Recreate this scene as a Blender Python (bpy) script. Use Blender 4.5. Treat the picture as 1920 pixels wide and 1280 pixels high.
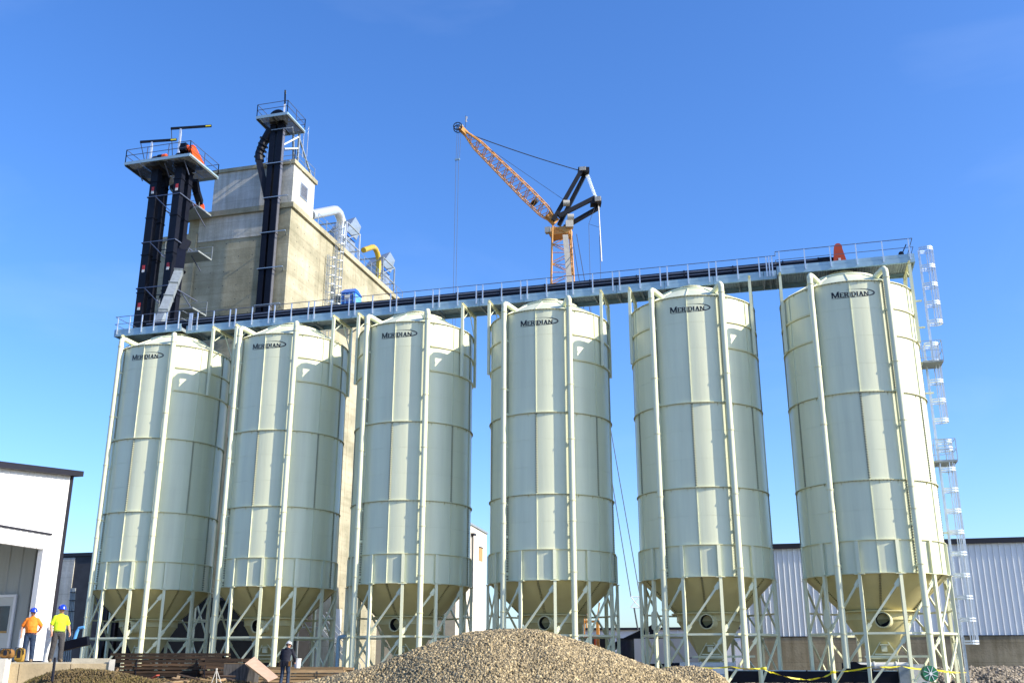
import bpy, math, random
import numpy as np
from mathutils import Vector, Matrix, kdtree

for o in list(bpy.data.objects): bpy.data.objects.remove(o)
random.seed(7); rng = np.random.default_rng(7)
SC = bpy.context.scene; COL = SC.collection
R_ = math.radians

# ------------------------------------------------------------------ camera
# world axes: X runs along the row of silos (to the right), Y away from the camera, ground at z = 0
FPX, PITCH, YAW = 1877.8, 0.30854, 0.26592
CAMP = Vector((37.346, -54.344, 1.30))
cd = bpy.data.cameras.new('camera'); cam = bpy.data.objects.new('camera', cd); COL.objects.link(cam)
cd.sensor_width = 36.0; cd.lens = FPX/1920*36; cd.clip_start = 0.1; cd.clip_end = 4000
cam.location = CAMP; cam.rotation_euler = (math.pi/2+PITCH, 0, YAW)
SC.camera = cam

# ------------------------------------------------------------------ sky, sun, exposure
SUN_EL, SUN_FRONT = R_(30), R_(6.0)          # the sun stands to the right, a little in front of the row
sdir = Vector((math.cos(SUN_EL)*math.cos(SUN_FRONT), -math.cos(SUN_EL)*math.sin(SUN_FRONT), math.sin(SUN_EL)))
w = bpy.data.worlds.new('World'); SC.world = w; w.use_nodes = True
nt = w.node_tree; nt.nodes.clear()
out = nt.nodes.new('ShaderNodeOutputWorld'); bg = nt.nodes.new('ShaderNodeBackground')
sky = nt.nodes.new('ShaderNodeTexSky'); sky.sky_type = 'NISHITA'; sky.sun_disc = False
sky.sun_elevation = SUN_EL; sky.sun_rotation = math.pi/2+SUN_FRONT   # measured clockwise from +Y
sky.altitude = 0; sky.air_density = 1.0; sky.dust_density = 1.0; sky.ozone_density = 1.8
hs = nt.nodes.new('ShaderNodeHueSaturation'); hs.inputs['Saturation'].default_value = 1.14; hs.inputs['Hue'].default_value = 0.504
wb = nt.nodes.new('ShaderNodeMix'); wb.data_type = 'RGBA'; wb.blend_type = 'MULTIPLY'; wb.inputs[0].default_value = 1; wb.inputs[7].default_value = (.84, 1.0, 1.27, 1)
nt.links.new(sky.outputs[0], wb.inputs[6]); nt.links.new(wb.outputs[2], hs.inputs['Color'])
# a trace of very thin high cloud
tc = nt.nodes.new('ShaderNodeTexCoord'); mp = nt.nodes.new('ShaderNodeMapping'); mp.inputs['Scale'].default_value = (1.2, 1.2, 3.4)
no = nt.nodes.new('ShaderNodeTexNoise'); no.inputs['Scale'].default_value = 2.2; no.inputs['Detail'].default_value = 6; no.inputs['Distortion'].default_value = .5
rp = nt.nodes.new('ShaderNodeValToRGB'); rp.color_ramp.elements[0].position = .54; rp.color_ramp.elements[1].position = .9
rp.color_ramp.elements[1].color = (.06, .06, .06, 1)
mx = nt.nodes.new('ShaderNodeMix'); mx.data_type = 'RGBA'
nt.links.new(tc.outputs['Generated'], mp.inputs[0]); nt.links.new(mp.outputs[0], no.inputs['Vector']); nt.links.new(no.outputs['Fac'], rp.inputs[0])
nt.links.new(rp.outputs[0], mx.inputs[0]); nt.links.new(hs.outputs[0], mx.inputs[6]); mx.inputs[7].default_value = (8.5, 9.2, 10.5, 1)
nt.links.new(mx.outputs[2], bg.inputs[0]); bg.inputs[1].default_value = 0.15
nt.links.new(bg.outputs[0], out.inputs[0])
sl = bpy.data.lights.new('sun', 'SUN'); sl.energy = 5.0; sl.angle = R_(.53); sl.color = (1.0, .89, .72)
sun = bpy.data.objects.new('sun', sl); COL.objects.link(sun); sun.location = (80, -20, 60)
sun.rotation_euler = sdir.to_track_quat('Z', 'Y').to_euler()
SC.view_settings.view_transform = 'Standard'; SC.view_settings.look = 'None'; SC.view_settings.gamma = 1; SC.view_settings.exposure = 0.6
SC.view_settings.use_curve_mapping = False
SC.render.engine = 'CYCLES'; SC.render.resolution_x = 1024; SC.render.resolution_y = 682
SC.cycles.max_bounces = 6; SC.cycles.diffuse_bounces = 3; SC.cycles.glossy_bounces = 3

# ------------------------------------------------------------------ layout helpers: a point of the photograph at a real depth
cY, sY, cP, sP = math.cos(YAW), math.sin(YAW), math.cos(PITCH), math.sin(PITCH)
def ray(px, py):
    a = (px-960)/FPX; b = (640-py)/FPX
    y = cP-b*sP; z = sP+b*cP
    return Vector((a*cY-y*sY, a*sY+y*cY, z))
def atY(px, py, Y): d = ray(px, py); return CAMP+d*((Y-CAMP.y)/d.y)
def atX(px, py, X): d = ray(px, py); return CAMP+d*((X-CAMP.x)/d.x)
def atD(px, py, D): d = ray(px, py); return CAMP+d*(D/(-d.x*sY+d.y*cY))

# ------------------------------------------------------------------ materials
MATS = {}
def mat(name, col, rough=.6, metal=0., var=.12, vscale=3., bump=0., bscale=40., coat=0., col2=None, stretch=(1,1,1), island=0., objvar=0., spec=.5, fac2=.5, contrast=.25, bdist=.02):
    m = bpy.data.materials.new(name); m.use_nodes = True; n = m.node_tree.nodes; l = m.node_tree.links
    b = n['Principled BSDF']; b.inputs['Roughness'].default_value = rough; b.inputs['Metallic'].default_value = metal
    b.inputs['Coat Weight'].default_value = coat; b.inputs['Specular IOR Level'].default_value = spec
    tc = n.new('ShaderNodeTexCoord'); mp = n.new('ShaderNodeMapping'); mp.inputs['Scale'].default_value = stretch
    geo = n.new('ShaderNodeNewGeometry')
    l.new(geo.outputs['Position'], mp.inputs[0])
    nz = n.new('ShaderNodeTexNoise'); nz.inputs['Scale'].default_value = vscale; nz.inputs['Detail'].default_value = 7; nz.inputs['Roughness'].default_value = .62
    l.new(mp.outputs[0], nz.inputs['Vector'])
    rp = n.new('ShaderNodeValToRGB'); rp.color_ramp.elements[0].position = .5-contrast; rp.color_ramp.elements[1].position = .5+contrast
    c2 = col2 if col2 else tuple(max(0, c*(1-2*var)) for c in col)
    c1 = col if col2 else tuple(min(1, c*(1+var*.6)) for c in col)
    rp.color_ramp.elements[0].color = (*c2, 1); rp.color_ramp.elements[1].color = (*c1, 1)
    l.new(nz.outputs['Fac'], rp.inputs[0]); last = rp.outputs[0]
    if island:
        hv = n.new('ShaderNodeHueSaturation'); mr = n.new('ShaderNodeMapRange'); mr.inputs['To Min'].default_value = 1-island; mr.inputs['To Max'].default_value = 1+island
        l.new(geo.outputs['Random Per Island'], mr.inputs[0]); l.new(mr.outputs[0], hv.inputs['Value']); l.new(last, hv.inputs['Color']); last = hv.outputs[0]
    if objvar:
        hv = n.new('ShaderNodeHueSaturation'); mr = n.new('ShaderNodeMapRange'); mr.inputs['To Min'].default_value = 1-objvar; mr.inputs['To Max'].default_value = 1+objvar; oi = n.new('ShaderNodeObjectInfo')
        l.new(oi.outputs['Random'], mr.inputs[0]); l.new(mr.outputs[0], hv.inputs['Value']); l.new(last, hv.inputs['Color']); last = hv.outputs[0]
    l.new(last, b.inputs['Base Color'])
    if bump:
        n2 = n.new('ShaderNodeTexNoise'); n2.inputs['Scale'].default_value = bscale; n2.inputs['Detail'].default_value = 5
        l.new(mp.outputs[0], n2.inputs['Vector'])
        bp = n.new('ShaderNodeBump'); bp.inputs['Strength'].default_value = bump; bp.inputs['Distance'].default_value = bdist
        l.new(n2.outputs['Fac'], bp.inputs['Height']); l.new(bp.outputs[0], b.inputs['Normal'])
    MATS[name] = m; return m

mat('cream', (.765,.79,.56), .36, var=.085, vscale=1.6, stretch=(1,1,.06), bump=.24, bscale=1.0, coat=.12, spec=.45, bdist=.05, objvar=.014)
mat('cream_dark', (.72,.70,.43), .42, var=.05, vscale=1.5, spec=.4)
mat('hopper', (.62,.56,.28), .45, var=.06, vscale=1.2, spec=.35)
mat('shade_block', (.012,.013,.016), .7, var=.3, vscale=2)
mat('bolt', (.06,.055,.04), .6, .3)
mat('galv', (.50,.56,.60), .42, .75, var=.10, vscale=5, bump=.05, bscale=30)
mat('galv_bright', (.74,.78,.82), .34, .55, var=.06, vscale=5)
mat('galv_blue', (.34,.50,.60), .5, .25, var=.10, vscale=2)
mat('galv_dull', (.36,.41,.43), .55, .45, var=.15, vscale=4)
mat('rail_dark', (.13,.16,.24), .5, .5, var=.1)
mat('navy', (.004,.006,.016), .5, .0, var=.25, vscale=3, spec=.25)
mat('navy_line', (.20,.21,.25), .4, .5, var=.1)
mat('logo_black', (.01,.01,.012), .5)
mat('orange_guard', (.75,.10,.012), .4, var=.06)
mat('red_guard', (.55,.07,.012), .4, var=.06)
mat('crane_orange', (.66,.32,.07), .45, var=.12, vscale=4)
mat('crane_black', (.006,.007,.012), .5, var=.2, spec=.3)
mat('crane_grey', (.48,.46,.40), .6, var=.12)
mat('rope', (.03,.04,.06), .6)
mat('strap_white', (.8,.8,.8), .7)
mat('steel_white', (.72,.73,.72), .45, var=.05)
mat('white_siding', (.74,.75,.77), .42, var=.03, vscale=1.2, stretch=(1,1,.2), spec=.4)
mat('grey_siding', (.80,.84,.87), .45, var=.05, vscale=1.0, stretch=(1,1,.2))
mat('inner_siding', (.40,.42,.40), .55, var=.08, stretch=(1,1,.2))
mat('trim_black', (.012,.012,.022), .5)
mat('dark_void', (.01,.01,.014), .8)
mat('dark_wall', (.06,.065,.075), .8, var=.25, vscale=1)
mat('door_white', (.55,.57,.55), .5, var=.05)
mat('glass', (.03,.045,.07), .08, var=.2)
mat('slab', (.47,.43,.33), .85, var=.16, vscale=2.2, bump=.3, bscale=25)
mat('block', (.50,.40,.24), .9, var=.16, vscale=2.5, bump=.4, bscale=20, island=.05)
mat('block_white', (.66,.62,.53), .85, var=.12, vscale=3, bump=.2)
mat('gravel', (.49,.39,.22), .9, col2=(.15,.12,.07), vscale=9, contrast=.25, island=.6)
mat('rubble', (.36,.31,.24), .9, col2=(.13,.115,.09), vscale=5, island=.5)
mat('soil', (.21,.15,.06), .95, col2=(.07,.05,.022), vscale=6, bump=.9, bscale=18, contrast=.2, bdist=.08)
mat('moss', (.20,.18,.04), .9, col2=(.10,.075,.02), vscale=8, island=.4)
mat('ground', (.19,.145,.075), .95, col2=(.11,.08,.042), vscale=1.5, bump=.6, bscale=9, bdist=.1)
mat('wood_dark', (.10,.058,.03), .8, col2=(.016,.011,.008), vscale=5, stretch=(.3,.3,5), island=.3, objvar=.6, contrast=.16)
mat('wood_light', (.42,.29,.15), .8, col2=(.17,.11,.055), vscale=5, stretch=(.3,.3,5), island=.2, objvar=.45)
mat('plywood', (.50,.34,.25), .75, col2=(.38,.25,.17), vscale=4, stretch=(.5,1,3))
mat('stump', (.12,.115,.11), .9, col2=(.03,.028,.028), vscale=6, stretch=(3,3,.3), contrast=.18)
mat('tape', (.80,.68,.02), .5, var=.05)
mat('blue_plastic', (.02,.13,.55), .4, var=.1)
mat('blue_light', (.12,.38,.80), .4, var=.1)
mat('yellow_duct', (.62,.43,.05), .35, .2, var=.1)
mat('green', (.01,.16,.075), .4)
mat('rubber', (.012,.012,.013), .8)
mat('hi_orange', (.95,.24,.015), .8, var=.10, vscale=7, bump=.8, bscale=9, bdist=.04)
mat('hi_yellow', (.62,.85,.02), .8, var=.08, vscale=7, bump=.8, bscale=9, bdist=.04)
mat('jeans', (.02,.045,.10), .85, var=.3, vscale=7, bump=.8, bscale=10, bdist=.04)
mat('grey_cloth', (.06,.058,.06), .9, var=.25, vscale=7, bump=.8, bscale=10, bdist=.04)
mat('navy_cloth', (.010,.012,.026), .9, var=.25, vscale=8, bump=.3, bscale=20)
mat('skin', (.55,.29,.19), .55, var=.08, vscale=12)
mat('hair', (.03,.02,.014), .8)
mat('hat_blue', (.012,.05,.50), .25, coat=.4, var=.02)
mat('hat_white', (.55,.56,.56), .3, coat=.3, var=.05)
mat('boot', (.19,.14,.085), .85, var=.2, vscale=12)
mat('leather', (.30,.145,.03), .8, var=.25, vscale=8, bump=.4)
mat('canvas', (.40,.24,.035), .85, var=.2, vscale=9)
mat('red_bits', (.42,.06,.03), .7, island=.4)
mat('red_label', (.5,.04,.05), .6)
mat('grate_shade', (.085,.095,.09), .6, .3, var=.2)  # dark tone puts the shade under the platforms into the colour
mat('lamp_tan', (.45,.28,.1), .6)

def concrete(name, base, dark, line=1.22, streak=.5):
    m = bpy.data.materials.new(name); m.use_nodes = True; n = m.node_tree.nodes; l = m.node_tree.links
    b = n['Principled BSDF']; b.inputs['Roughness'].default_value = .9; b.inputs['Specular IOR Level'].default_value = .25
    geo = n.new('ShaderNodeNewGeometry')
    def noise(sc, stretch, det=7, rough=.6):
        mp = n.new('ShaderNodeMapping'); mp.inputs['Scale'].default_value = stretch; l.new(geo.outputs['Position'], mp.inputs[0])
        z = n.new('ShaderNodeTexNoise'); z.inputs['Scale'].default_value = sc; z.inputs['Detail'].default_value = det; z.inputs['Roughness'].default_value = rough
        l.new(mp.outputs[0], z.inputs['Vector']); return z.outputs['Fac']
    def ramp(fac, p0, p1, c0, c1):
        r = n.new('ShaderNodeValToRGB'); r.color_ramp.elements[0].position = p0; r.color_ramp.elements[1].position = p1
        r.color_ramp.elements[0].color = (*c0, 1); r.color_ramp.elements[1].color = (*c1, 1); l.new(fac, r.inputs[0]); return r.outputs[0]
    def mul(a, bb, f=1.):
        x = n.new('ShaderNodeMix'); x.data_type = 'RGBA'; x.blend_type = 'MULTIPLY'; x.inputs[0].default_value = f
        l.new(a, x.inputs[6]); l.new(bb, x.inputs[7]); return x.outputs[2]
    c = ramp(noise(.28, (1,1,1.6)), .33, .68, dark, base)
    c = mul(c, ramp(noise(1.3, (.18,.18,2.2)), .30, .70, (.72,.70,.64), (1.08,1.07,1.05)), .45)       # lift lines of the form
    c = mul(c, ramp(noise(1.6, (1.6,1.6,.10)), .30, .62, (.70,.68,.62), (1.05,1.05,1.05)), streak)      # rain streaks
    c = mul(c, ramp(noise(9, (1,1,1)), .25, .75, (.82,.82,.80), (1.1,1.1,1.1)), .7)
    sx = n.new('ShaderNodeSeparateXYZ'); l.new(geo.outputs['Position'], sx.inputs[0])
    md = n.new('ShaderNodeMath'); md.operation = 'PINGPONG'; md.inputs[1].default_value = line/2; l.new(sx.outputs['Z'], md.inputs[0])
    c = mul(c, ramp(md.outputs[0], .0, .035, (.55,.53,.48), (1,1,1)), .5)
    l.new(c, b.inputs['Base Color'])
    bp = n.new('ShaderNodeBump'); bp.inputs['Strength'].default_value = .5; bp.inputs['Distance'].default_value = .03
    l.new(noise(7, (1,1,1)), bp.inputs['Height']); l.new(bp.outputs[0], b.inputs['Normal'])
    MATS[name] = m
concrete('concrete', (.54,.505,.38), (.29,.28,.20))
concrete('concrete_pale', (.70,.70,.67), (.47,.49,.47), streak=.9)
concrete('concrete_base', (.42,.37,.27), (.24,.21,.15), streak=1.)

# ------------------------------------------------------------------ mesh helpers
class MB:
    def __init__(s): s.v = []; s.f = []; s.m = []; s.mi = 0
    def add(s, vs, fs):
        k = len(s.v); s.v += [tuple(p) for p in vs]; s.f += [tuple(i+k for i in f) for f in fs]; s.m += [s.mi]*len(fs); return s
    def box(s, x0, x1, y0, y1, z0, z1):
        return s.add([(x0,y0,z0),(x1,y0,z0),(x1,y1,z0),(x0,y1,z0),(x0,y0,z1),(x1,y0,z1),(x1,y1,z1),(x0,y1,z1)],
            [(3,2,1,0),(4,5,6,7),(0,1,5,4),(1,2,6,5),(2,3,7,6),(3,0,4,7)])
    def bar(s, p, q, w_, h_=None, up=(0,0,1)):
        h_ = h_ or w_; p = Vector(p); q = Vector(q); d = (q-p).normalized(); u = Vector(up)
        if abs(d.dot(u)) > .98: u = Vector((0,1,0))
        a = d.cross(u).normalized()*w_/2; b = a.cross(d).normalized()*h_/2
        vs = [p-a-b, p+a-b, p+a+b, p-a+b, q-a-b, q+a-b, q+a+b, q-a+b]
        return s.add(vs, [(0,1,2,3),(7,6,5,4),(4,5,1,0),(5,6,2,1),(6,7,3,2),(7,4,0,3)])
    def tube(s, pts, r, n=8, cap=True):
        pts = [Vector(p) for p in pts]; k = len(pts); rs = r if isinstance(r, (list, tuple)) else [r]*k
        vs = []; ref = None
        for i, p in enumerate(pts):
            d = (pts[min(i+1,k-1)]-pts[max(i-1,0)]).normalized()
            if ref is None: ref = Vector((0,0,1)) if abs(d.z) < .9 else Vector((0,1,0))
            a = d.cross(ref).normalized(); b = a.cross(d).normalized(); ref = b
            if 0 < i < k-1:
                d1 = (pts[i]-pts[i-1]).normalized(); cs = max(.4, d1.dot(d)); sc = 1/cs
            else: sc = 1
            for j in range(n):
                t = 2*math.pi*j/n; vs.append(p+a*math.cos(t)*rs[i]+b*math.sin(t)*rs[i])
        fs = [(i*n+j, i*n+(j+1)%n, (i+1)*n+(j+1)%n, (i+1)*n+j) for i in range(k-1) for j in range(n)]
        if cap: fs += [tuple(range(n-1,-1,-1)), tuple((k-1)*n+j for j in range(n))]
        return s.add(vs, fs)
    def lathe(s, prof, n=48, a0=0., a1=2*math.pi, c=(0,0,0)):
        full = abs(a1-a0-2*math.pi) < 1e-6; m = n if full else n+1; k = len(prof); vs = []
        for j in range(m):
            t = a0+(a1-a0)*j/n
            for r, z in prof: vs.append((c[0]+r*math.sin(t), c[1]-r*math.cos(t), c[2]+z))
        fs = [(j*k+i, ((j+1)%m)*k+i, ((j+1)%m)*k+i+1, j*k+i+1) for j in range(n) for i in range(k-1)]
        return s.add(vs, fs)
    def prism(s, poly, o, ux, uy, uz, t):
        o, ux, uy, uz = map(Vector, (o, ux, uy, uz)); n = len(poly)
        vs = [o+ux*x+uy*y for x, y in poly]+[o+ux*x+uy*y+uz*t for x, y in poly]
        return s.add(vs, [tuple(range(n-1,-1,-1)), tuple(range(n, 2*n))]+[(i, (i+1)%n, n+(i+1)%n, n+i) for i in range(n)])
    def mesh(s, name, mats, smooth=None):
        me = bpy.data.meshes.new(name); me.from_pydata(s.v, [], s.f)
        for q in (mats if isinstance(mats, (list, tuple)) else [mats]): me.materials.append(MATS[q])
        if any(s.m): me.polygons.foreach_set('material_index', s.m)
        if smooth:
            me.polygons.foreach_set('use_smooth', [True]*len(me.polygons)); me.set_sharp_from_angle(angle=R_(smooth))
        me.update(); return me
    def build(s, name, mats, parent=None, loc=(0,0,0), rz=0., smooth=None):
        return put(s.mesh(name, mats, smooth), name, parent, loc, rz)
def put(me, name, parent=None, loc=(0,0,0), rz=0., rot=None):
    o = bpy.data.objects.new(name, me); COL.objects.link(o); o.parent = parent; o.location = loc
    o.rotation_euler = rot if rot else (0, 0, rz); return o
def tag(o, label, cat, group=None):
    o['label'] = label; o['category'] = cat
    if group: o['group'] = group
    return o
def thing(name, label, cat, loc=(0,0,0), group=None, rz=0.):
    o = bpy.data.objects.new(name, None); COL.objects.link(o); o.location = loc; o.rotation_euler = (0,0,rz); o.empty_display_size = .3
    return tag(o, label, cat, group)
def struct(o): o['kind'] = 'structure'; return o
def stuff(o): o['kind'] = 'stuff'; return o
def copy_tree(o, parent=None):
    c = o.copy(); COL.objects.link(c); c.parent = parent
    for ch in list(o.children): copy_tree(ch, c)
    return c
def boxpart(name, m, parent, *b): return MB().box(*b).build(name, m, parent)

# ================================================================== the ground
def ground():
    n = 40; xs = np.linspace(-900, 900, n); 
    m = MB(); m.add([(-1500,-400,0),(1500,-400,0),(1500,2600,0),(-1500,2600,0)], [(0,1,2,3)])
    struct(m.build('ground', 'ground'))
ground()

# ================================================================== silos
RS, PITCHX = 3.408, 8.2738
ZT, Z1, Z2, ZS, ZB = 19.85, 14.01, 9.63, 6.78, 5.24
SX = [PITCHX*i for i in range(6)]
def pol(r, a, z): return Vector((r*math.sin(a), -r*math.cos(a), z))

def panel_mesh(h, name):
    m = MB(); n = 10; g = R_(.035); a0, a1 = g, R_(30)-g
    zs = [(0.002, RS-.003), (.012, RS), (h-.012, RS), (h-.002, RS-.003)]
    vs = [pol(r, a0+(a1-a0)*j/n, z) for j in range(n+1) for z, r in zs]
    k = 4; m.add(vs, [(j*k+i, (j+1)*k+i, (j+1)*k+i+1, j*k+i+1) for j in range(n) for i in range(3)])
    for a, sg in ((a0, 1), (a1, -1)):                       # folded edge flanges
        da = sg*.011/RS
        q = [pol(RS-.003, a, 0), pol(RS+.052, a, 0), pol(RS+.052, a+da, 0), pol(RS-.003, a+da, 0)]
        vs = q+[p+Vector((0,0,h)) for p in q]
        m.add(vs, [(3,2,1,0),(4,5,6,7),(0,1,5,4),(1,2,6,5),(2,3,7,6)] if sg > 0 else [(0,1,2,3),(7,6,5,4),(4,5,1,0),(5,6,2,1),(6,7,3,2)])
    return m.mesh(name, 'cream', smooth=8)
def bolts_mesh(h):
    m = MB(); n = int(h/.125)
    for i in range(n):
        z = (i+.5)*h/n
        for sg in (-1, 1):
            p = pol(RS+.034, sg*.024/RS, z); m.box(p.x-.020, p.x+.020, p.y-.022, p.y+.022, z-.026, z+.026)
    return m.mesh('bolt_row', 'bolt')
def ring_mesh(z, w_=.085, t=.03, lip=.0):
    m = MB(); pr = [(RS-.01, -t/2), (RS+w_, -t/2), (RS+w_, t/2), (RS-.01, t/2)]
    if lip: pr = [(RS-.01,-t/2-lip),(RS+.02,-t/2-lip),(RS+.02,-t/2)]+pr[1:]
    return m.lathe(pr, 96).mesh('ring', 'cream_dark', smooth=30)
def ring_gussets():
    m = MB(); 
    for k in range(24):
        a = R_(7.5+15*k); 
        for sg in (0,):
            d = .008/RS; A = [pol(RS, a-d, -.02), pol(RS+.075, a-d, -.02), pol(RS, a-d, -.19)]; B = [pol(RS, a+d, -.02), pol(RS+.075, a+d, -.02), pol(RS, a+d, -.19)]
            m.add(A+B, [(0,1,2),(5,4,3),(0,3,4,1),(1,4,5,2),(2,5,3,0)])
    for k in range(120):                                     # bolt heads under the ring
        p = pol(RS+.055, R_(3*k+1.5), -.028); m.mi = 1; m.box(p.x-.016,p.x+.016,p.y-.016,p.y+.016,-.045,-.014); m.mi = 0
    return m.mesh('ring_gussets', ['cream_dark','bolt'])
TIERS = [(Z1, ZT, 4, 1), (Z2, Z1, 3, 0), (ZS, Z2, 2, 1), (ZB, ZS, 1, 1)]
PM = [panel_mesh((b-a)/n, 'wall_panel') for a, b, n, _ in TIERS]
BM = [bolts_mesh(b-a-.08) for a, b, n, _ in TIERS]
RINGM = ring_mesh(0); RIMM = ring_mesh(0, .07, .035); GUSM = ring_gussets()
HALFM = {}
for sg in (-1, 1):
    m = MB(); a0, a1 = (R_(35), R_(145)) if sg > 0 else (R_(-145), R_(-35))
    m.lathe([(RS-.01,-.045),(RS+.075,-.045),(RS+.075,.045),(RS-.01,.045)], 40, a0, a1)
    HALFM[sg] = m.mesh('stiffener_ring', 'cream_dark', smooth=30)
# roof
def roof_mesh():
    m = MB(); n = 8; g = R_(.1); pr = [(RS+.03, 0.0), (1.70, 1.03)]
    vs = [pol(r, g+(R_(30)-2*g)*j/n, z) for j in range(n+1) for r, z in pr]
    m.add(vs, [(j*2, (j+1)*2, (j+1)*2+1, j*2+1) for j in range(n)])
    for a in (g, R_(30)-g):
        sg = 1 if a < .2 else -1
        q = []
        for r, z in pr:
            for dz in (0, .05):
                for da in (0, sg*.014): q.append(pol(r, a+da/r, z+dz))
        m.add(q, [(0,1,3,2),(4,6,7,5),(2,3,7,6),(0,2,6,4),(1,5,7,3)])
    return m.mesh('roof_panel', 'cream', smooth=25)
ROOFM = roof_mesh()
m = MB(); m.lathe([(1.74,.98),(1.80,1.0),(1.80,1.09),(1.70,1.10),(.86,1.40),(.86,1.44)], 48); ROOFCAP = m.mesh('roof_cap', 'cream', smooth=25)
m = MB(); m.lathe([(.76,1.36),(.76,1.48),(.86,1.48),(.86,1.54),(.72,1.54),(.72,1.36)], 36)
COLLAR = m.mesh('collar', 'cream_dark', smooth=25)
m = MB()
for k in range(48):
    p = pol(1.77, R_(7.5*k), 1.10); m.box(p.x-.018,p.x+.018,p.y-.018,p.y+.018,1.05,1.13)
for k in range(28):
    p = pol(.82, R_(360/28*k), 0); m.box(p.x-.016,p.x+.016,p.y-.016,p.y+.016,1.46,1.565)
ROOFBOLT = m.mesh('bolt_ring', 'bolt')
# skirt stiffener and leg (modelled at the front, turned into place)
RL = 3.50
m = MB(); m.box(-.07,.07,-RL-.03,-RS+.01,ZB+.03,ZS-.03); m.box(-.085,.085,-RL-.045,-RL-.032,ZB+.03,ZS-.03); m.box(-.23,.23,-RL-.11,-RS+.10,ZB-.045,ZB-.017)
STIFF = m.mesh('skirt_stiffener', 'cream')
m = MB(); m.box(-.075,.075,-RL-.07,-RL+.08,.03,ZB-.05); m.box(-.2,.2,-RL-.2,-RL+.2,.0,.03)
LEG = m.mesh('leg', 'cream')
def pl(a, z, r=RL): return pol(r, R_(a), z)
m = MB(); A = pl(-15, 2.62); B = pl(15, ZB-.25); u = (B-A).normalized(); m.bar(A+u*.1, B-u*.1, .07, .10)
m.bar(B-u*.42, B-u*.06, .02, .22); m.bar(A+u*.06, A+u*.4, .02, .2); BR1 = m.mesh('brace', 'cream')
m = MB(); A = pl(-15, .25); B = pl(15, 2.42); u = (B-A).normalized(); m.bar(A+u*.1, B-u*.1, .07, .10); m.bar(B-u*.40, B-u*.06, .02, .2); BR2 = m.mesh('brace', 'cream')
m = MB(); m.bar(pl(-15, 2.53), pl(15, 2.53), .08, .10); GIRT = m.mesh('girt', 'cream')
m = MB(); m.bar(pl(-15, 3.62, RL-.02), pl(15, 3.62, RL-.02), .07, .09); GIRT2 = m.mesh('girt', 'cream')
# hopper
def hop_mesh():
    m = MB(); n = 14; g = R_(.25); pr = [(RS-.03, ZB-.02), (1.74, 3.62)]
    vs = [pol(r, g+(R_(60)-2*g)*j/n, z) for j in range(n+1) for r, z in pr]
    m.add(vs, [(j*2, j*2+1, (j+1)*2+1, (j+1)*2) for j in range(n)])
    for a, sg in ((g, 1), (R_(60)-g, -1)):
        q = []
        for r, z in pr:
            for dn in (0, .05):
                for da in (0, sg*.014): q.append(pol(r+dn*.7, a+da/r, z-dn*.72))
        m.add(q, [(0,1,3,2),(4,6,7,5),(2,3,7,6),(0,2,6,4),(1,5,7,3)])
    return m.mesh('hopper_panel', 'hopper', smooth=25)
HOP = hop_mesh()
m = MB()
for i in range(22):
    t = (i+.5)/22; r = RS-.03+(1.74-RS+.03)*t; z = ZB-.02+(3.62-ZB+.02)*t
    for sg in (-1, 1):
        p = pol(r+.02, sg*.03/r, z-.025); m.box(p.x-.014,p.x+.014,p.y-.022,p.y+.022,z-.045,z-.005)
HOPBOLT = m.mesh('bolt_row', 'bolt')
m = MB(); m.lathe([(1.70,3.63),(1.92,3.63),(1.92,3.57),(1.66,3.57),(1.66,3.20),(1.60,3.17),(1.22,2.55)], 48); BAND = m.mesh('hopper_band', 'hopper', smooth=25)
def chute_mesh():
    m = MB(); n = 32; vs = []
    for j in range(n):
        t = 2*math.pi*j/n; x, y = math.cos(t), math.sin(t); vs.append((1.24*x, 1.24*y, 2.57))
    k = 1/max(1e-6, 1)
    for j in range(n):
        t = 2*math.pi*j/n; x, y = math.cos(t), math.sin(t); s_ = 1/max(abs(x), abs(y)); vs.append((.52*x*s_, .30*y*s_, 1.32))
    m.add(vs, [(j, n+j, n+(j+1)%n, (j+1)%n) for j in range(n)])
    m.box(-.62,.62,-.40,.40,1.22,1.32)
    return m.mesh('outlet_chute', 'hopper', smooth=25)
CHUTE = chute_mesh()
m = MB()                                                    # triangular access frame on the front of the outlet
P0, P1, P2 = Vector((.05,-1.00,2.46)), Vector((-.62,-.66,1.42)), Vector((.70,-.66,1.42))
for a, b in ((P0,P1),(P1,P2),(P2,P0)): m.bar(a, b, .05, .05, up=(0,1,0))
m.bar((-.42,-.78,1.62), (.48,-.78,1.62), .06, .06); m.bar((-.16,-.90,2.05), (.24,-.90,2.05), .2, .05); m.box(-.10,.16,-.93,-.80,1.74,2.0)
OUTFR = m.mesh('outlet_frame', 'cream')
# round inlet port
m = MB(); m.lathe([(.325,-.9),(.325,0),(.37,0),(.37,-.9)], 28)
PORT = m.mesh('inlet_port', 'cream_dark', smooth=30)
m = MB(); m.lathe([(.315,-.9),(.315,-.05)], 28); m.add([( .30*math.cos(t), .30*math.sin(t), -.55) for t in np.linspace(0, 2*math.pi, 28, endpoint=False)], [tuple(range(28))]); PORTIN = m.mesh('port_shade', 'dark_void')  # near-black sleeve and disc paint in the dark depth of the port
m = MB(); hh = [(.16*math.cos(a), .32+.16*math.sin(a)) for a in np.linspace(0, math.pi, 9)]+[(-.16*math.cos(a), -.32-.16*math.sin(a)) for a in np.linspace(0, math.pi, 9)]
m.prism([(x*1.12, z*.95) for x, z in hh], (0,-RL-.10,3.22), (1,0,0), (0,0,1), (0,1,0), .025); OVAL = m.mesh('oval_plate', 'cream')
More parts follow.
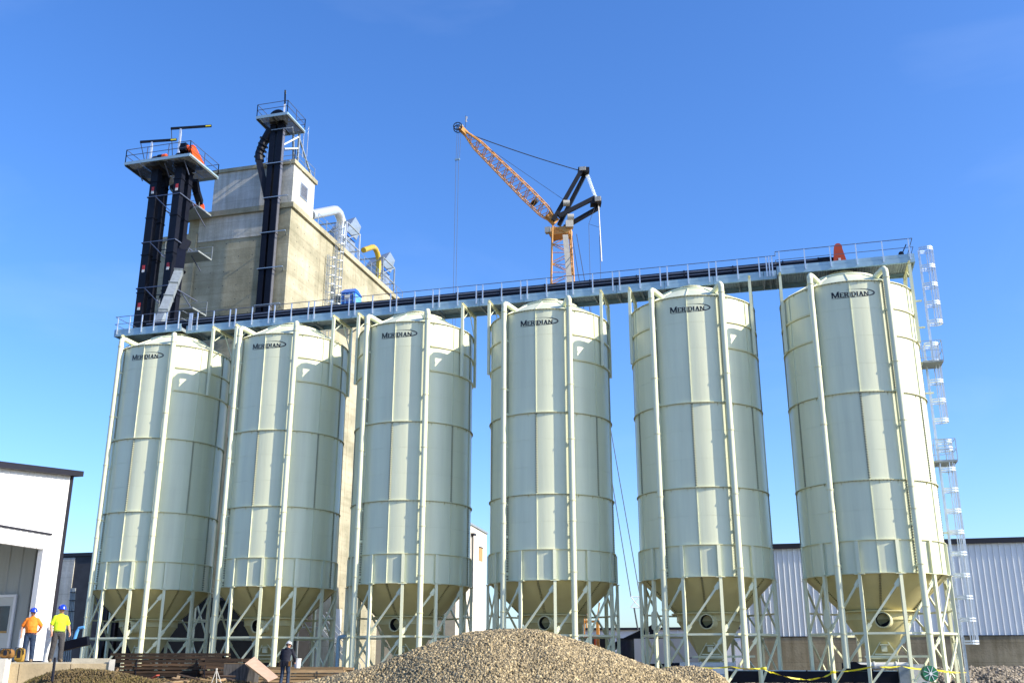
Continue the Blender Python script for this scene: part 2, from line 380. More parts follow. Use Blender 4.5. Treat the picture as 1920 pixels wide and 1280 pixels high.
# fill pipes
def pipe_mesh():
    m = MB(); r = 3.73
    m.tube([(0,-r,.98),(0,-r,20.22)], .152, 18, cap=False)
    m.tube([(0,-r,20.22),(0,-r+.01,20.36),(0,-r+.10,20.47),(0,-r+.25,20.46),(0,-2.55,20.22)], .152, 18)
    return m.mesh('fill_pipe', 'cream', smooth=30)
PIPE = pipe_mesh()
COUP = MB().lathe([(.15,-.022),(.18,-.022),(.18,.022),(.15,.022)], 18, c=(0,-3.73,0)).mesh('coupling', 'cream_dark', smooth=30)
COUPZ = (19.95,15.48,12.5,9.25,8.2,5.62,3.70,2.5)
BRK = MB().box(-.05,.05,-3.62,-RS,-.05,.05).mesh('pipe_bracket', 'cream')
BRKZ = (18.3,15.5,14.1,12.3,9.2,7.5,5.6)
# walkway support frame at the side of a silo (modelled for the right side)
FX, FV, FZ = 3.32, 1.27, 21.46
FR = {}
for sg in (-1, 1):
    m = MB(); x = sg*FX
    m.box(x-.075,x+.075,-FV-.085,-FV+.085,16.95,FZ-.16); FR[sg,'p0'] = m.mesh('post', 'cream')
    m = MB(); m.box(x-.075,x+.075,FV-.085,FV+.085,16.95,FZ-.16); FR[sg,'p1'] = m.mesh('post', 'cream')
    m = MB(); m.box(x-.06,x+.06,-FV-.14,FV+.14,FZ-.16,FZ-.14); m.box(x-.018,x+.018,-FV-.14,FV+.14,FZ-.14,FZ-.03); m.box(x-.06,x+.06,-FV-.14,FV+.14,FZ-.03,FZ-.002); FR[sg,'b'] = m.mesh('cross_beam', 'cream_dark')
    m = MB(); m.bar((x,-FV+.05,20.45),(x,-.15,FZ-.2),.05,.05); FR[sg,'k0'] = m.mesh('knee_brace', 'cream')
    m = MB(); m.bar((x,FV-.05,19.9),(x,.15,FZ-.2),.05,.05); FR[sg,'k1'] = m.mesh('knee_brace', 'cream')

# ---- lettering and swoosh, bent on to the wall
def rect(x0,y0,x1,y1): return [(x0,y0),(x1,y0),(x1,y1),(x0,y1)]
def ringsec(cx, cy, rx, ry, tx, ty, a0, a1, n=10):
    qs = []
    for i in range(n):
        t0, t1 = a0+(a1-a0)*i/n, a0+(a1-a0)*(i+1)/n
        qs.append([(cx+(rx-tx)*math.cos(t0), cy+(ry-ty)*math.sin(t0)), (cx+rx*math.cos(t0), cy+ry*math.sin(t0)), (cx+rx*math.cos(t1), cy+ry*math.sin(t1)), (cx+(rx-tx)*math.cos(t1), cy+(ry-ty)*math.sin(t1))])
    return qs
S_ = .17; H_ = math.pi/2
def serif(x0, x1): return [rect(x0,0,x1,.075), rect(x0,.925,x1,1)]
LET = {
 'M': ([rect(.06,0,.20,1), rect(.96,0,1.14,1), [(.06,1),(.26,1),(.66,.12),(.54,.0)], [(.96,1),(1.12,1),(.66,.0),(.54,.05)]]+[rect(0,0,.28,.075),rect(.88,0,1.22,.075),rect(0,.925,.2,1),rect(1.0,.925,1.22,1)], 1.22),
 'E': ([rect(.05,0,.23,1), rect(.2,.88,.72,1), rect(.2,.45,.58,.57), rect(.2,0,.74,.12), rect(.65,.76,.72,.9), rect(.67,.1,.74,.26), rect(0,0,.28,.075), rect(0,.925,.28,1)], .78),
 'R': ([rect(.05,0,.23,1), rect(0,0,.30,.075), rect(0,.925,.28,1), rect(.2,.90,.45,1), rect(.2,.46,.45,.57), [(.34,.5),(.52,.5),(.86,.0),(.64,.0)]]+ringsec(.44,.73,.31,.27,.17,.11,-H_,H_), .84),
 'I': ([rect(.06,0,.24,1)]+serif(0,.30), .34),
 'D': ([rect(.05,0,.23,1)]+serif(0,.28)+[rect(.2,.90,.42,1), rect(.2,0,.42,.10)]+ringsec(.40,.5,.46,.5,.18,.11,-H_,H_,14), .92),
 'A': ([[(.10,0),(.22,0),(.52,1),(.40,1)], [(.66,0),(.86,0),(.56,1),(.40,1)], rect(.24,.26,.68,.36), rect(.0,0,.30,.07), rect(.58,0,.94,.07)], .94),
 'N': ([rect(.06,0,.18,1), rect(.74,0,.86,1), [(.06,1),(.24,1),(.86,0),(.70,0)], rect(0,0,.26,.07), rect(0,.93,.2,1), rect(.66,.93,.94,1)], .96),
}
def logo_mesh():
    m = MB(); rr = RS+.007
    def emit(poly, sx, sz, x0, z0):
        m.add([pol(rr, (x0+x*sx)/RS, z0+y*sz) for x, y in poly], [tuple(range(len(poly)))])
    x = -15.0*math.pi/180*RS; end = 16.0*math.pi/180*RS
    txt = 'MERIDIAN'; tot = sum(LET[c][1]*(1.30 if i == 0 else 1) for i, c in enumerate(txt))+.10*(len(txt)-1)
    k = (end-x)/tot
    for i, c in enumerate(txt):
        polys, w_ = LET[c]; s_ = 1.30 if i == 0 else 1.
        for q_, dx in enumerate((-.045, 0, .045)):
            rr = RS+.006+.0012*q_
            for p in polys: emit(p, k*s_, .245*s_, x+dx*k, 18.985)
        x += k*(w_*s_+.10)
    rr = RS+.007
    # swoosh
    pts = []
    for i in range(40):
        t = R_(118)-R_(118+90)*i/39; pts.append((5.2+15.7*math.cos(t), 19.165+.215*math.sin(t), .004+.030*max(0, math.cos(t*.9))**1.6))
    for i in range(1, 16):
        u = i/15; pts.append((5.2-(15+5.2)*u, 18.95-.012*u+.0*u, .004+.016*math.sin(math.pi*min(1, .35+u*.65))*.9))
    L, Rr = [], []
    for i, (a, z, wd) in enumerate(pts):
        b = pts[min(i+1, len(pts)-1)]; c = pts[max(i-1, 0)]
        dx, dz = (b[0]-c[0])*RS*math.pi/180, b[1]-c[1]; q = math.hypot(dx, dz) or 1; nx, nz = -dz/q, dx/q
        L.append(pol(rr, R_(a)+nx*wd/RS, z+nz*wd)); Rr.append(pol(rr, R_(a)-nx*wd/RS, z-nz*wd))
    n = len(pts); m.add(L+Rr, [(i, i+1, n+i+1, n+i) for i in range(n-1)])
    me = m.mesh('logo', 'logo_black')
    import bmesh
    bm = bmesh.new(); bm.from_mesh(me)
    for f in bm.faces:
        f.normal_update()
        c = f.calc_center_median()
        if f.normal.dot(Vector((c.x, c.y, 0))) < 0: f.normal_flip()
    bm.to_mesh(me); bm.free(); return me
LOGO = logo_mesh()

SILO_LABEL = ['cream steel silo at the left end of the row, nearest the white shed',
 'cream steel silo second from the left, with a workman in dark clothes before it',
 'cream steel silo third from the left, behind the left slope of the gravel heap',
 'cream steel silo fourth from the left, legs behind the gravel heap peak',
 'cream steel silo second from the right, between two patches of open sky',
 'cream steel silo at the right end of the row, with the caged ladder beside it']
LOGO_DZ = [.0,.02,.0,.0,.02,.05]
def silo(i):
    t = thing('silo', SILO_LABEL[i], 'silo', (SX[i], 0, 0), 'cream silos standing in a row')
    for ti, (a, b, n, odd) in enumerate(TIERS):
        h = (b-a)/n
        for k in range(12):
            for c in range(n): put(PM[ti], 'wall_panel', t, (0,0,a+c*h), R_(30*k))
        for k in range(6): stuff(put(BM[ti], 'bolt_row', t, (0,0,a+.04), R_(60*k+(30 if odd else 0))))
    put(RIMM, 'rim_ring', t, (0,0,ZT+.02)); stuff(put(GUSM, 'ring_gussets', t, (0,0,ZT+.02)))
    for z in (Z1, Z2, ZS, ZB): put(RINGM, 'ring', t, (0,0,z))
    for z in (Z1, Z2): stuff(put(GUSM, 'ring_gussets', t, (0,0,z)))
    for sg in (-1, 1):
        for z in (18.45, 17.0): put(HALFM[sg], 'stiffener_ring', t, (0,0,z))
        for q, nm in (('p0','post'),('p1','post'),('b','cross_beam'),('k0','knee_brace'),('k1','knee_brace')): put(FR[sg,q], nm, t)
    for k in range(12): put(ROOFM, 'roof_panel', t, (0,0,ZT+.03), R_(30*k))
    put(ROOFCAP, 'roof_cap', t, (0,0,ZT+.03)); put(COLLAR, 'collar', t, (0,0,ZT+.03)); stuff(put(ROOFBOLT, 'bolt_ring', t, (0,0,ZT+.03)))
    for k in range(12):
        a = R_(15+30*k)
        put(STIFF, 'skirt_stiffener', t, rz=a); put(LEG, 'leg', t, rz=a)
        b = R_(30*k); put(BR1, 'brace', t, rz=b); put(BR2, 'brace', t, rz=b); put(GIRT, 'girt', t, rz=b)
        if 3 <= k <= 9: put(GIRT2, 'girt', t, rz=b)
    for k in range(6): put(HOP, 'hopper_panel', t, rz=R_(60*k)); stuff(put(HOPBOLT, 'bolt_row', t, rz=R_(60*k)))
    put(BAND, 'hopper_band', t); put(CHUTE, 'outlet_chute', t); put(OUTFR, 'outlet_frame', t)
    pp = put(PORT, 'inlet_port', t, (0,-2.05,3.17), rot=(R_(90), 0, R_(-14))); put(PORTIN, 'port_shade', pp)
    put(OVAL, 'oval_plate', t, rz=R_(-45))
    for sg in (-1, 1):
        a = R_(30*sg+.0); p = put(PIPE, 'fill_pipe', t, rz=a); [put(COUP, 'coupling', p, (0,0,z)) for z in COUPZ]; [put(BRK, 'pipe_bracket', p, (0,0,z)) for z in BRKZ]
    put(LOGO, 'logo', t, (0,0,LOGO_DZ[i]))
    return t
SIL = [silo(i) for i in range(6)]

# ================================================================== conveyor walkway on top of the silos
def walkway():
    t = thing('conveyor_walkway', 'long galvanized walkway with black enclosed conveyor over all six silos', 'walkway', (0,0,0))
    F0, F1, ZB_, ZD = -.55, 1.22, 21.46, 21.74
    XL, XR, XA, XB = -4.1, 45.0, .85, 37.9
    def beam(x0, x1, v, out): 
        m = MB(); m.box(x0,x1,v-.02,v+.02,ZB_,ZD); m.box(x0,x1,min(v,v-out*.09),max(v,v-out*.09),ZB_-.012,ZB_+.012); m.box(x0,x1,min(v,v-out*.09),max(v,v-out*.09),ZD-.012,ZD+.012)
        return m.build('side_beam', 'galv_blue', t)
    joints = [9.69+2.75*n for n in range(-5, 14)]
    cuts = [XL]+[XA]+[j for j in joints if XA+.5 < j < XB-.5]+[XB, XR]
    for a, b in zip(cuts[:-1], cuts[1:]):
        mid = a >= XA-.01 and b <= XB+.01
        v0 = F0 if mid else -1.12
        beam(a+.01, b-.01, v0, -1); beam(a+.01, b-.01, F1, 1)
        kp = MB().box(a+.012,b-.012,v0-.012,v0+.012,ZD+.014,ZD+.20).build('kick_plate', 'galv_blue', t)
        MB().box(a+.012,b-.012,F1-.012,F1+.012,ZD+.014,ZD+.20).build('kick_plate', 'galv_blue', t)
        # corrugated deck panel
        m = MB(); n = int((b-a)/.14); vs = []
        for i in range(n*2+1):
            x = a+.02+(b-a-.04)*i/(n*2); z = ZD-.05+(.035 if i % 2 else 0); vs += [(x, v0+.03, z), (x, F1-.03, z)]
        m.add(vs, [(2*i, 2*i+2, 2*i+3, 2*i+1) for i in range(n*2)]); m.build('deck_panel', 'galv_dull', t)
        MB().box(b-.05, b+.03, v0+.022, F1-.022, ZB_+.02, ZD-.07).build('cross_channel', 'galv_dull', t)
        xm = (a+b)/2; MB().box(xm-.03, xm+.03, v0+.022, F1-.022, ZB_+.02, ZD-.07).build('cross_channel', 'galv_dull', t)
        # rails
        for v in (v0-.05, F1+.05):
            MB().tube([(a,v,ZD+1.05),(b,v,ZD+1.05)], .021, 6).build('top_rail', 'rail_dark', t)
            MB().tube([(a,v,ZD+.55),(b,v,ZD+.55)], .017, 6).build('mid_rail', 'rail_dark' if v < 0 else 'galv', t)
        xs = [a+.2, (a+b)/2, b-.2] if b-a < 3.5 else list(np.linspace(a+.2, b-.2, 6))
        for x in xs:
            MB().box(x-.032,x+.032,v0-.075,v0-.025,ZD-.14,ZD+1.04).build('rail_post', 'galv_bright', t)
            MB().box(x-.028,x+.028,F1+.025,F1+.07,ZD-.14,ZD+1.04).build('rail_post', 'galv', t)
    # end rails
    for x in (XL, XR):
        for z, r in ((ZD+1.05,.021),(ZD+.55,.017)): MB().tube([(x,-1.17,z),(x,F1+.05,z)], r, 6).build('end_rail', 'rail_dark', t)
        MB().box(x-.02,x+.02,-1.12,F1,ZB_,ZD+.2).build('end_plate', 'galv_blue', t)
    for x, v0_, v1_ in ((XA,-1.17,-.6),(XB,-1.17,-.6)):
        for z in (ZD+1.05, ZD+.55): MB().tube([(x,v0_,z),(x,v1_,z)], .02, 6).build('end_rail', 'galv', t)
    # enclosed conveyor casing in sections
    cs = [-2.6]+[j+1.1 for j in joints if -1.5 < j+1.1 < 40]+[40.2]
    for a, b in zip(cs[:-1], cs[1:]):
        m = MB(); m.box(a+.005,b-.005,.05,.62,22.16,22.62); m.box(a+.005,b-.005,.03,.64,22.60,22.66); m.mi = 1; m.box(a+.005,b-.005,.015,.05,22.55,22.60); m.box(a+.005,b-.005,.015,.05,22.36,22.40); m.mi = 0
        m.box(a+.005,b-.005,.02,.65,22.13,22.165); m.box(b-.03,b+.03,.0,.67,22.12,22.69)
        m.build('casing_section', ['navy','navy_line'], t)
        MB().box(a+.3,a+.38,.08,.6,ZD-.02,22.14).build('casing_foot', 'navy', t)
        m = MB().box(a,b,.08,.6,21.80,22.12); m.build('return_casing', 'navy', t)
    for x in SX: MB().tube([(x,.33,22.1),(x,.1,21.5),(x,0,21.40)], [.3,.3,.34], 16).build('drop_spout', 'galv_dull', t, smooth=40)
    m = MB(); m.box(40.2,40.9,-.1,.75,21.85,22.62); m.tube([(40.55,-.35,22.25),(40.55,.05,22.25)], .16, 14); m.build('tail_box', 'navy', t)
    m = MB(); m.box(43.6,44.5,-.2,.8,21.76,21.9); m.bar((44.3,-.6,21.8),(44.75,-.6,22.7),.05); m.bar((43.9,.2,21.9),(44.5,.2,22.5),.05); m.tube([(44.5,-.2,22.35),(44.5,.7,22.35)], .14, 12); m.build('take_up_unit', 'navy', t)
    return t
walkway()
# orange drive guard on the walkway
def drive_guard():
    t = thing('conveyor_drive', 'tall orange-red drive guard standing on the walkway above the right-hand silo', 'drive guard', (41.0, -.25, 21.75)); t.scale = (.80, .85, .86)
    pts = [(-.06,.0),(.98,.0)]
    pf = [(-.10,0),(.95,0),(.62,1.45)]+[(.36+.27*math.cos(a), 1.52+.27*math.sin(a)) for a in np.linspace(0, math.pi, 9)]+[(.07,1.45)]
    MB().prism(pf, (0,0,.02), (1,0,0), (0,0,1), (0,1,0), .26).build('guard', 'red_guard', t)
    m = MB(); m.tube([(-.2,.45,.55),(.65,.45,.55)], .2, 16); m.box(-.28,.05,.3,.75,.62,1.0); m.box(-.5,1.0,.28,.8,.0,.3); m.build('motor', 'navy', t, smooth=35)
    m = MB().box(.30,.46,-.012,0,.62,.78); m.build('warning_plate', 'steel_white', t)
drive_guard()

# ================================================================== caged ladder beside the right-hand silo
def ladder_run(t, x, y, z0, z1, cage0, m_='galv_bright'):
    for dy in (-.23, .23): MB().box(x-.03,x+.03,y+dy-.012,y+dy+.012,z0,z1).build('ladder_rail', m_, t)
    m = MB()
    for z in np.arange(z0+.2, z1, .3): m.tube([(x,y-.22,z),(x,y+.22,z)], .013, 5)
    stuff(m.build('rungs', m_, t))
    zs = [q for z in list(np.arange(cage0, z1-.3, 1.05))+[z1-.16] for q in (z, z+.12)]
    for z in zs:
        pts = [(x, y-.25, z)]+[(x+.33+.40*math.sin(a)*1.0, y-.37*math.cos(a), z) for a in np.linspace(.15, math.pi-.15, 9)]+[(x, y+.25, z)]
        m = MB(); 
        for p, q in zip(pts[:-1], pts[1:]): m.bar(p, q, .02, .07)
        m.build('cage_hoop', m_, t)
    for a in (.25, .75, 1.2, math.pi/2, math.pi-1.2, math.pi-.75, math.pi-.25):
        p = Vector((x+.33+.385*math.sin(a), y-.357*math.cos(a), 0)); m = MB(); m.box(p.x-.024,p.x+.024,p.y-.012,p.y+.012,cage0,z1); m.build('cage_strip', m_, t)
def caged_ladder():
    X0 = SX[5]+RS
    t = thing('caged_ladder', 'galvanized caged ladder with two rest platforms up the right-hand silo', 'ladder', (0,0,0))
    ladder_run(t, X0+.70, .35, 16.35, 22.75, 18.4)
    ladder_run(t, X0+.42, .95, 10.95, 17.5, 13.2)
    ladder_run(t, X0+.32, .20, .35, 12.1, 2.1)
    for z, y0, y1, x0, x1 in ((16.3,-.05,1.35,X0+.15,X0+1.15),(11.0,-.2,1.3,X0+.1,X0+1.15)):
        MB().box(x0,x1,y0,y1,z-.10,z).build('rest_platform', 'galv_dull', t)
        for x, y in ((x0,y0),(x1,y0),(x1,y1),(x0,y1),((x0+x1)/2,y0)): MB().box(x-.02,x+.02,y-.02,y+.02,z,z+1.07).build('rail_post', 'galv', t)
        for zz in (1.07,.55): 
            m = MB()
            for p, q in (((x0,y0),(x1,y0)),((x1,y0),(x1,y1)),((x1,y1),(x0,y1))): m.bar((*p,z+zz),(*q,z+zz),.03)
            m.build('guard_rail', 'galv', t)
        MB().box(x0-.16,x0,y0+.2,y0+.3,z-.1,z).build('bracket', 'cream', t); MB().box(x0-.16,x0,y1-.3,y1-.2,z-.1,z).build('bracket', 'cream', t)
    for z in (4.2,7.4,14.6,18.2,19.7): MB().box(X0-.01,X0+.5,.14,.24,z-.04,z+.04).build('bracket', 'cream', t)
    MB().box(X0+.30,X0+.38,-.06,-.01,.02,2.4).build('foot_post', 'galv', t)
caged_ladder()

# ================================================================== concrete head house
BX0, BX1, BY0, BY1, BZ = -8.38, .95, 12.0, 40.0, 36.0
def railing(t, pts, z, h=1.05, m_='galv', step=1.6, r=.022, mid=True):
    for (a, b) in zip(pts[:-1], pts[1:]):
        a, b = Vector((*a, 0)), Vector((*b, 0)); n = max(1, round((b-a).length/step))
        for zz in ([h, h*.52] if mid else [h]): MB().tube([a+Vector((0,0,z+zz)), b+Vector((0,0,z+zz))], r, 6).build('guard_rail', m_, t)
        for i in range(n+1):
            p = a.lerp(b, i/n); MB().box(p.x-.025,p.x+.025,p.y-.025,p.y+.025,z,z+h).build('rail_post', m_, t)
def headhouse():
    t = thing('concrete_building', 'tall board-formed concrete head house behind the left silos', 'building', (0,0,0))
    boxpart('main_wall', 'concrete', t, BX0, BX1, BY0, BY1, 0, BZ)
    m = MB(); m.box(BX0-.0,BX0+.9,BY0-.22,BY0-.002,0,BZ-1.3); m.build('corner_pilaster', 'concrete', t)
    m = MB(); m.box(BX1-1.15,BX1-.0,BY0-.2,BY0-.002,0,BZ-.02); m.build('corner_pilaster', 'concrete', t)
    m = MB(); m.box(BX0-.22,BX1+.22,BY0-.30,BY1+.2,BZ,BZ+.45); m.build('cornice', 'concrete', t)
    m = MB(); m.box(BX0+.95,BX1-1.2,BY0-.06,BY0-.003,BZ-2.1,BZ-.01); m.build('spandrel_band', 'concrete_pale', t)
    # penthouses
    boxpart('left_penthouse', 'concrete_pale', t, -7.09,-2.65,13.0,20.0,BZ+.45,40.6); boxpart('penthouse_cornice', 'concrete', t, -7.25,-2.5,12.85,20.2,40.6,40.9)
    boxpart('right_penthouse', 'concrete_pale', t, -2.2,.72,12.2,16.0,BZ+.45,40.1); boxpart('penthouse_cornice', 'concrete', t, -2.35,.88,12.0,16.2,40.1,40.45)
    lv = boxpart('louvre', 'dark_void', t, .722,.74,13.55,14.65,37.9,39.0)
    boxpart('louvre_frame', 'galv', lv, .72,.78,13.47,13.55,37.82,39.08); boxpart('louvre_frame', 'galv', lv, .72,.78,14.65,14.73,37.82,39.08); boxpart('louvre_frame', 'galv', lv, .72,.78,13.55,14.65,39.0,39.08); boxpart('louvre_frame', 'galv', lv, .72,.78,13.55,14.65,37.82,37.9)
    for i in range(9): MB().bar((.75,13.56,37.98+i*.12),(.75,14.64,37.98+i*.12),.05,.03).build('slat', 'galv_bright', lv)
    railing(t, [(-1.9,12.3),(.68,12.3),(.68,15.9)], 40.45)
    # side tower farther left
    boxpart('side_tower', 'concrete', t, -13.97,-9.6,16.0,24.0,0,36.3); boxpart('side_cornice', 'concrete', t, -14.2,-9.4,15.8,24.2,36.3,36.75)
    m = MB()                                                # form-tie plugs, too small to pick apart one by one
    for z in np.arange(.6, 35.5, 1.22):
        for y in np.arange(13.1, 39.5, 1.22): m.box(BX1+.001, BX1+.006, y-.035, y+.035, z-.035, z+.035)
        for x in np.arange(-7.2, -.4, 1.22): m.box(x-.035, x+.035, BY0-.006, BY0-.001, z-.035, z+.035)
    stuff(m.build('tie_plugs', 'dark_wall', t))
    for y in (17.3, 24.6, 31.9): MB().box(BX1+.001, BX1+.01, y-.02, y+.02, 0, BZ-.01).build('pour_joint', 'concrete_base', t)
    railing(t, [(BX1+.1,16.4),(BX1+.1,36.0)], BZ+.45)
    # caged ladder on the sunny wall
    for (y, z0, z1) in ((20.0,28.5,38.2),(18.6,25.0,34.5)):
        for dy in (-.25,.25): MB().box(BX1+.15,BX1+.20,y+dy-.02,y+dy+.02,z0,z1).build('ladder_rail', 'galv', t)
        m = MB()
        for z in np.arange(z0+.2, z1, .3): m.tube([(BX1+.17,y-.24,z),(BX1+.17,y+.24,z)], .016, 5)
        stuff(m.build('rungs', 'galv', t))
        for z in np.arange(z0+2, z1+.1, .8):
            m = MB(); pts = [(BX1+.17+.7*math.sin(a), y-.36*math.cos(a), z) for a in np.linspace(0, math.pi, 8)]
            for p, q in zip(pts[:-1], pts[1:]): m.bar(p, q, .03, .06)
            m.build('cage_hoop', 'galv', t)
        for a in (.3, .9, 1.57, 2.2, 2.8): MB().box(BX1+.17+.69*math.sin(a)-.015,BX1+.17+.69*math.sin(a)+.015,y-.36*math.cos(a)-.015,y-.36*math.cos(a)+.015,z0+2,z1).build('cage_strip', 'galv', t)
    # service balcony on the sunny wall
    boxpart('balcony', 'galv_dull', t, BX1+.002, BX1+2.3, 19.4, 23.6, 29.9, 30.05)
    railing(t, [(BX1+.1,19.5),(BX1+2.2,19.5),(BX1+2.2,23.5)], 30.05)
    for y in (19.8, 23.2): MB().bar((BX1,y,28.6),(BX1+2.0,y,29.9),.1).build('bracket', 'galv', t)
    boxpart('cleanout_door', 'dark_void', t, BX1+.004, BX1+.03, 19.7, 20.6, 30.2, 32.2)
    # plant on the foot of the sunny wall
    boxpart('wall_door', 'door_white', t, BX1+.003, BX1+.06, 24.0, 25.2, 3.0, 5.4)
    return t
headhouse()
bc = thing('blue_cabinet', 'bright blue ribbed plastic bin on the concrete building balcony', 'bin', (0,0,0))
x0, y0, z0 = BX1+.45, 20.7, 30.05
MB().box(x0,x0+1.35,y0,y0+1.5,z0,z0+1.75).build('body', 'blue_plastic', bc)
MB().add([(x0-.06,y0-.06,z0+1.75),(x0+1.41,y0-.06,z0+1.75),(x0+1.41,y0+1.56,z0+1.75),(x0-.06,y0+1.56,z0+1.75),(x0+.15,y0+.5,z0+2.25),(x0+1.2,y0+.5,z0+2.25),(x0+1.2,y0+1.1,z0+2.25),(x0+.15,y0+1.1,z0+2.25)],[(0,1,5,4),(1,2,6,5),(2,3,7,6),(3,0,4,7),(4,5,6,7),(3,2,1,0)]).build('lid', 'blue_plastic', bc)
for i in range(4): MB().box(x0+.1+i*.36,x0+.18+i*.36,y0-.04,y0-.002,z0+.1,z0+1.7).build('rib', 'blue_light', bc)
MB().box(x0+1.352,x0+1.38,y0+.1,y0+1.4,z0+.1,z0+1.65).build('side_panel', 'blue_light', bc)
MB().box(x0+.45,x0+.95,y0-.05,y0-.042,z0+1.15,z0+1.5).build('plate', 'steel_white', bc)

# ---- dust collectors on the roof behind the parapet
def collector(t, x, y, z, duct):
    yd = y; x += .7; y += 2.3
    m = MB(); m.box(x-.8,x+.8,y,y+2.2,z+.5,z+3.3); m.build('filter_box', 'galv', t)
    m = MB(); m.add([(x-.9,y-.1,z+3.3),(x+.9,y-.1,z+3.3),(x+.9,y+2.3,z+3.3),(x-.9,y+2.3,z+3.3),(x-.8,y+.9,z+4.5),(x+1.3,y+.9,z+5.0),(x+1.3,y+2.3,z+4.6),(x-.8,y+2.3,z+4.4)],[(0,1,5,4),(1,2,6,5),(2,3,7,6),(3,0,4,7),(4,5,6,7),(3,2,1,0)]); m.build('exhaust_hood', 'galv', t)
    rd = .43 if duct != 'yellow_duct' else .27
    xd = x+1.2; a = [(xd,yd-5.6,z+1.3) if duct != 'yellow_duct' else (xd,yd-3.2,z+2.6)]
    cen = Vector((xd,yd-.6,z+2.7))
    arc = [(xd, cen.y+1.2*math.sin(t_), cen.z+1.2*math.cos(t_)) for t_ in np.linspace(-.55, math.pi/2, 8)]
    m = MB(); m.tube(a+arc+[(xd,cen.y+1.2,z+.9)], rd, 20); MB().tube([(xd,cen.y+1.2,z+1.0),(xd,cen.y+1.2,z+.2)], [rd*1.15,rd*.4], 16).build('cyclone', 'galv_dull', t, smooth=40); d_ = m.build('duct', duct, t, smooth=25)
    for q in arc[1:-1:2]: MB().tube([Vector(q)-Vector((0,.03,.0)), Vector(q)+Vector((0,.03,0))], rd*1.06, 20).build('duct_band', 'galv_bright', d_)
    x, y = x-.7, y-1.6
    for dx in (-1.1, 2.5):
        for dy in (-.4, 2.6): MB().box(x+dx-.06,x+dx+.06,y+dy-.06,y+dy+.06,z,z+3.2).build('frame_post', 'galv_dull' if duct == 'yellow_duct' else 'galv_bright', t)
    for z_ in (z+1.5, z+3.2):
        for p, q in (((x-1.1,y-.4),(x+2.5,y-.4)),((x+2.5,y-.4),(x+2.5,y+2.6)),((x-1.1,y+2.6),(x+2.5,y+2.6))): MB().bar((*p,z_),(*q,z_),.10).build('frame_beam', 'galv_dull', t)
    for p, q in (((x+2.5,y-.4,z+1.5),(x+2.5,y+2.6,z+3.2)),((x-1.1,y-.4,z+1.5),(x+2.5,y-.4,z+3.2))): MB().bar(p, q, .08).build('frame_brace', 'galv_dull', t)
    MB().box(x+1.55,x+1.6,y+1.8,y+3.7,z+2.9,z+3.15).build('cover_strip', 'blue_plastic', t); MB().box(x+1.55,x+1.6,y+1.8,y+3.7,z+1.0,z+1.2).build('cover_strip', 'blue_plastic', t)
c1 = thing('dust_collector', 'galvanized dust collector with fat silver elbow duct on the concrete roof', 'dust collector', (0,0,0), 'dust collectors on the roof'); collector(c1, -1.9, 22.6, BZ+.45, 'galv_bright')
c2 = thing('dust_collector', 'farther dust collector with a yellow elbow duct on the concrete roof', 'dust collector', (0,0,0), 'dust collectors on the roof'); collector(c2, -1.9, 31.4, BZ+.45, 'yellow_duct')

# ================================================================== bucket elevators
def trunk(t, x0, x1, y0, y1, z0, z1, m_='navy'):
    z = z0
    while z < z1-.3:
        h = min(3.05, z1-z); o = MB().box(x0,x1,y0,y1,z+.03,z+h-.03).build('trunk_section', m_, t)
        MB().box(x0-.05,x1+.05,y0-.05,y1+.05,z+h-.03,z+h+.03).build('trunk_flange', m_, t); z += h
def platform(t, x0, x1, y0, y1, z, rail='rail_dark', fl='grate_shade'):
    for a in (x0,(x0+x1)/2,x1): MB().box(a-.05,a+.05,y0+.05,y1-.05,z-.22,z-.055).build('floor_beam', 'grate_shade', t)
    for b in (y0, y1): MB().box(x0-.05,x1+.05,b-.04,b+.04,z-.16,z+.08).build('edge_plate', 'galv_blue', t)
    for a in (x0, x1): MB().box(a-.055,a+.055,y0+.05,y1-.05,z-.045,z+.08).build('edge_plate', 'galv_blue', t)
    # bar grating panels
    n = max(2, int((x1-x0)/1.0))
    for i in range(n):
        a, b = x0+.06+(x1-x0-.12)*i/n, x0+.06+(x1-x0-.12)*(i+1)/n; g = MB()
        for k in range(int((b-a)/.09)): g.box(a+k*.09+.012,a+k*.09+.042,y0+.05,y1-.05,z-.045,z)
        for k in range(int((y1-y0)/.16)): g.box(a+.01,b-.01,y0+.06+k*.16,y0+.10+k*.16,z-.05,z-.02)
        g.build('grating', fl, t)
    railing(t, [(x0,y0),(x1,y0),(x1,y1),(x0,y1),(x0,y0)], z+.1, 1.05, rail, 1.9, .026)
ELV = [('black twin-trunk bucket elevator at far left, beside the concrete building', -8.13, -7.52),
       ('black twin-trunk bucket elevator just left of the concrete wall, with grey chute', -6.03, -5.42)]
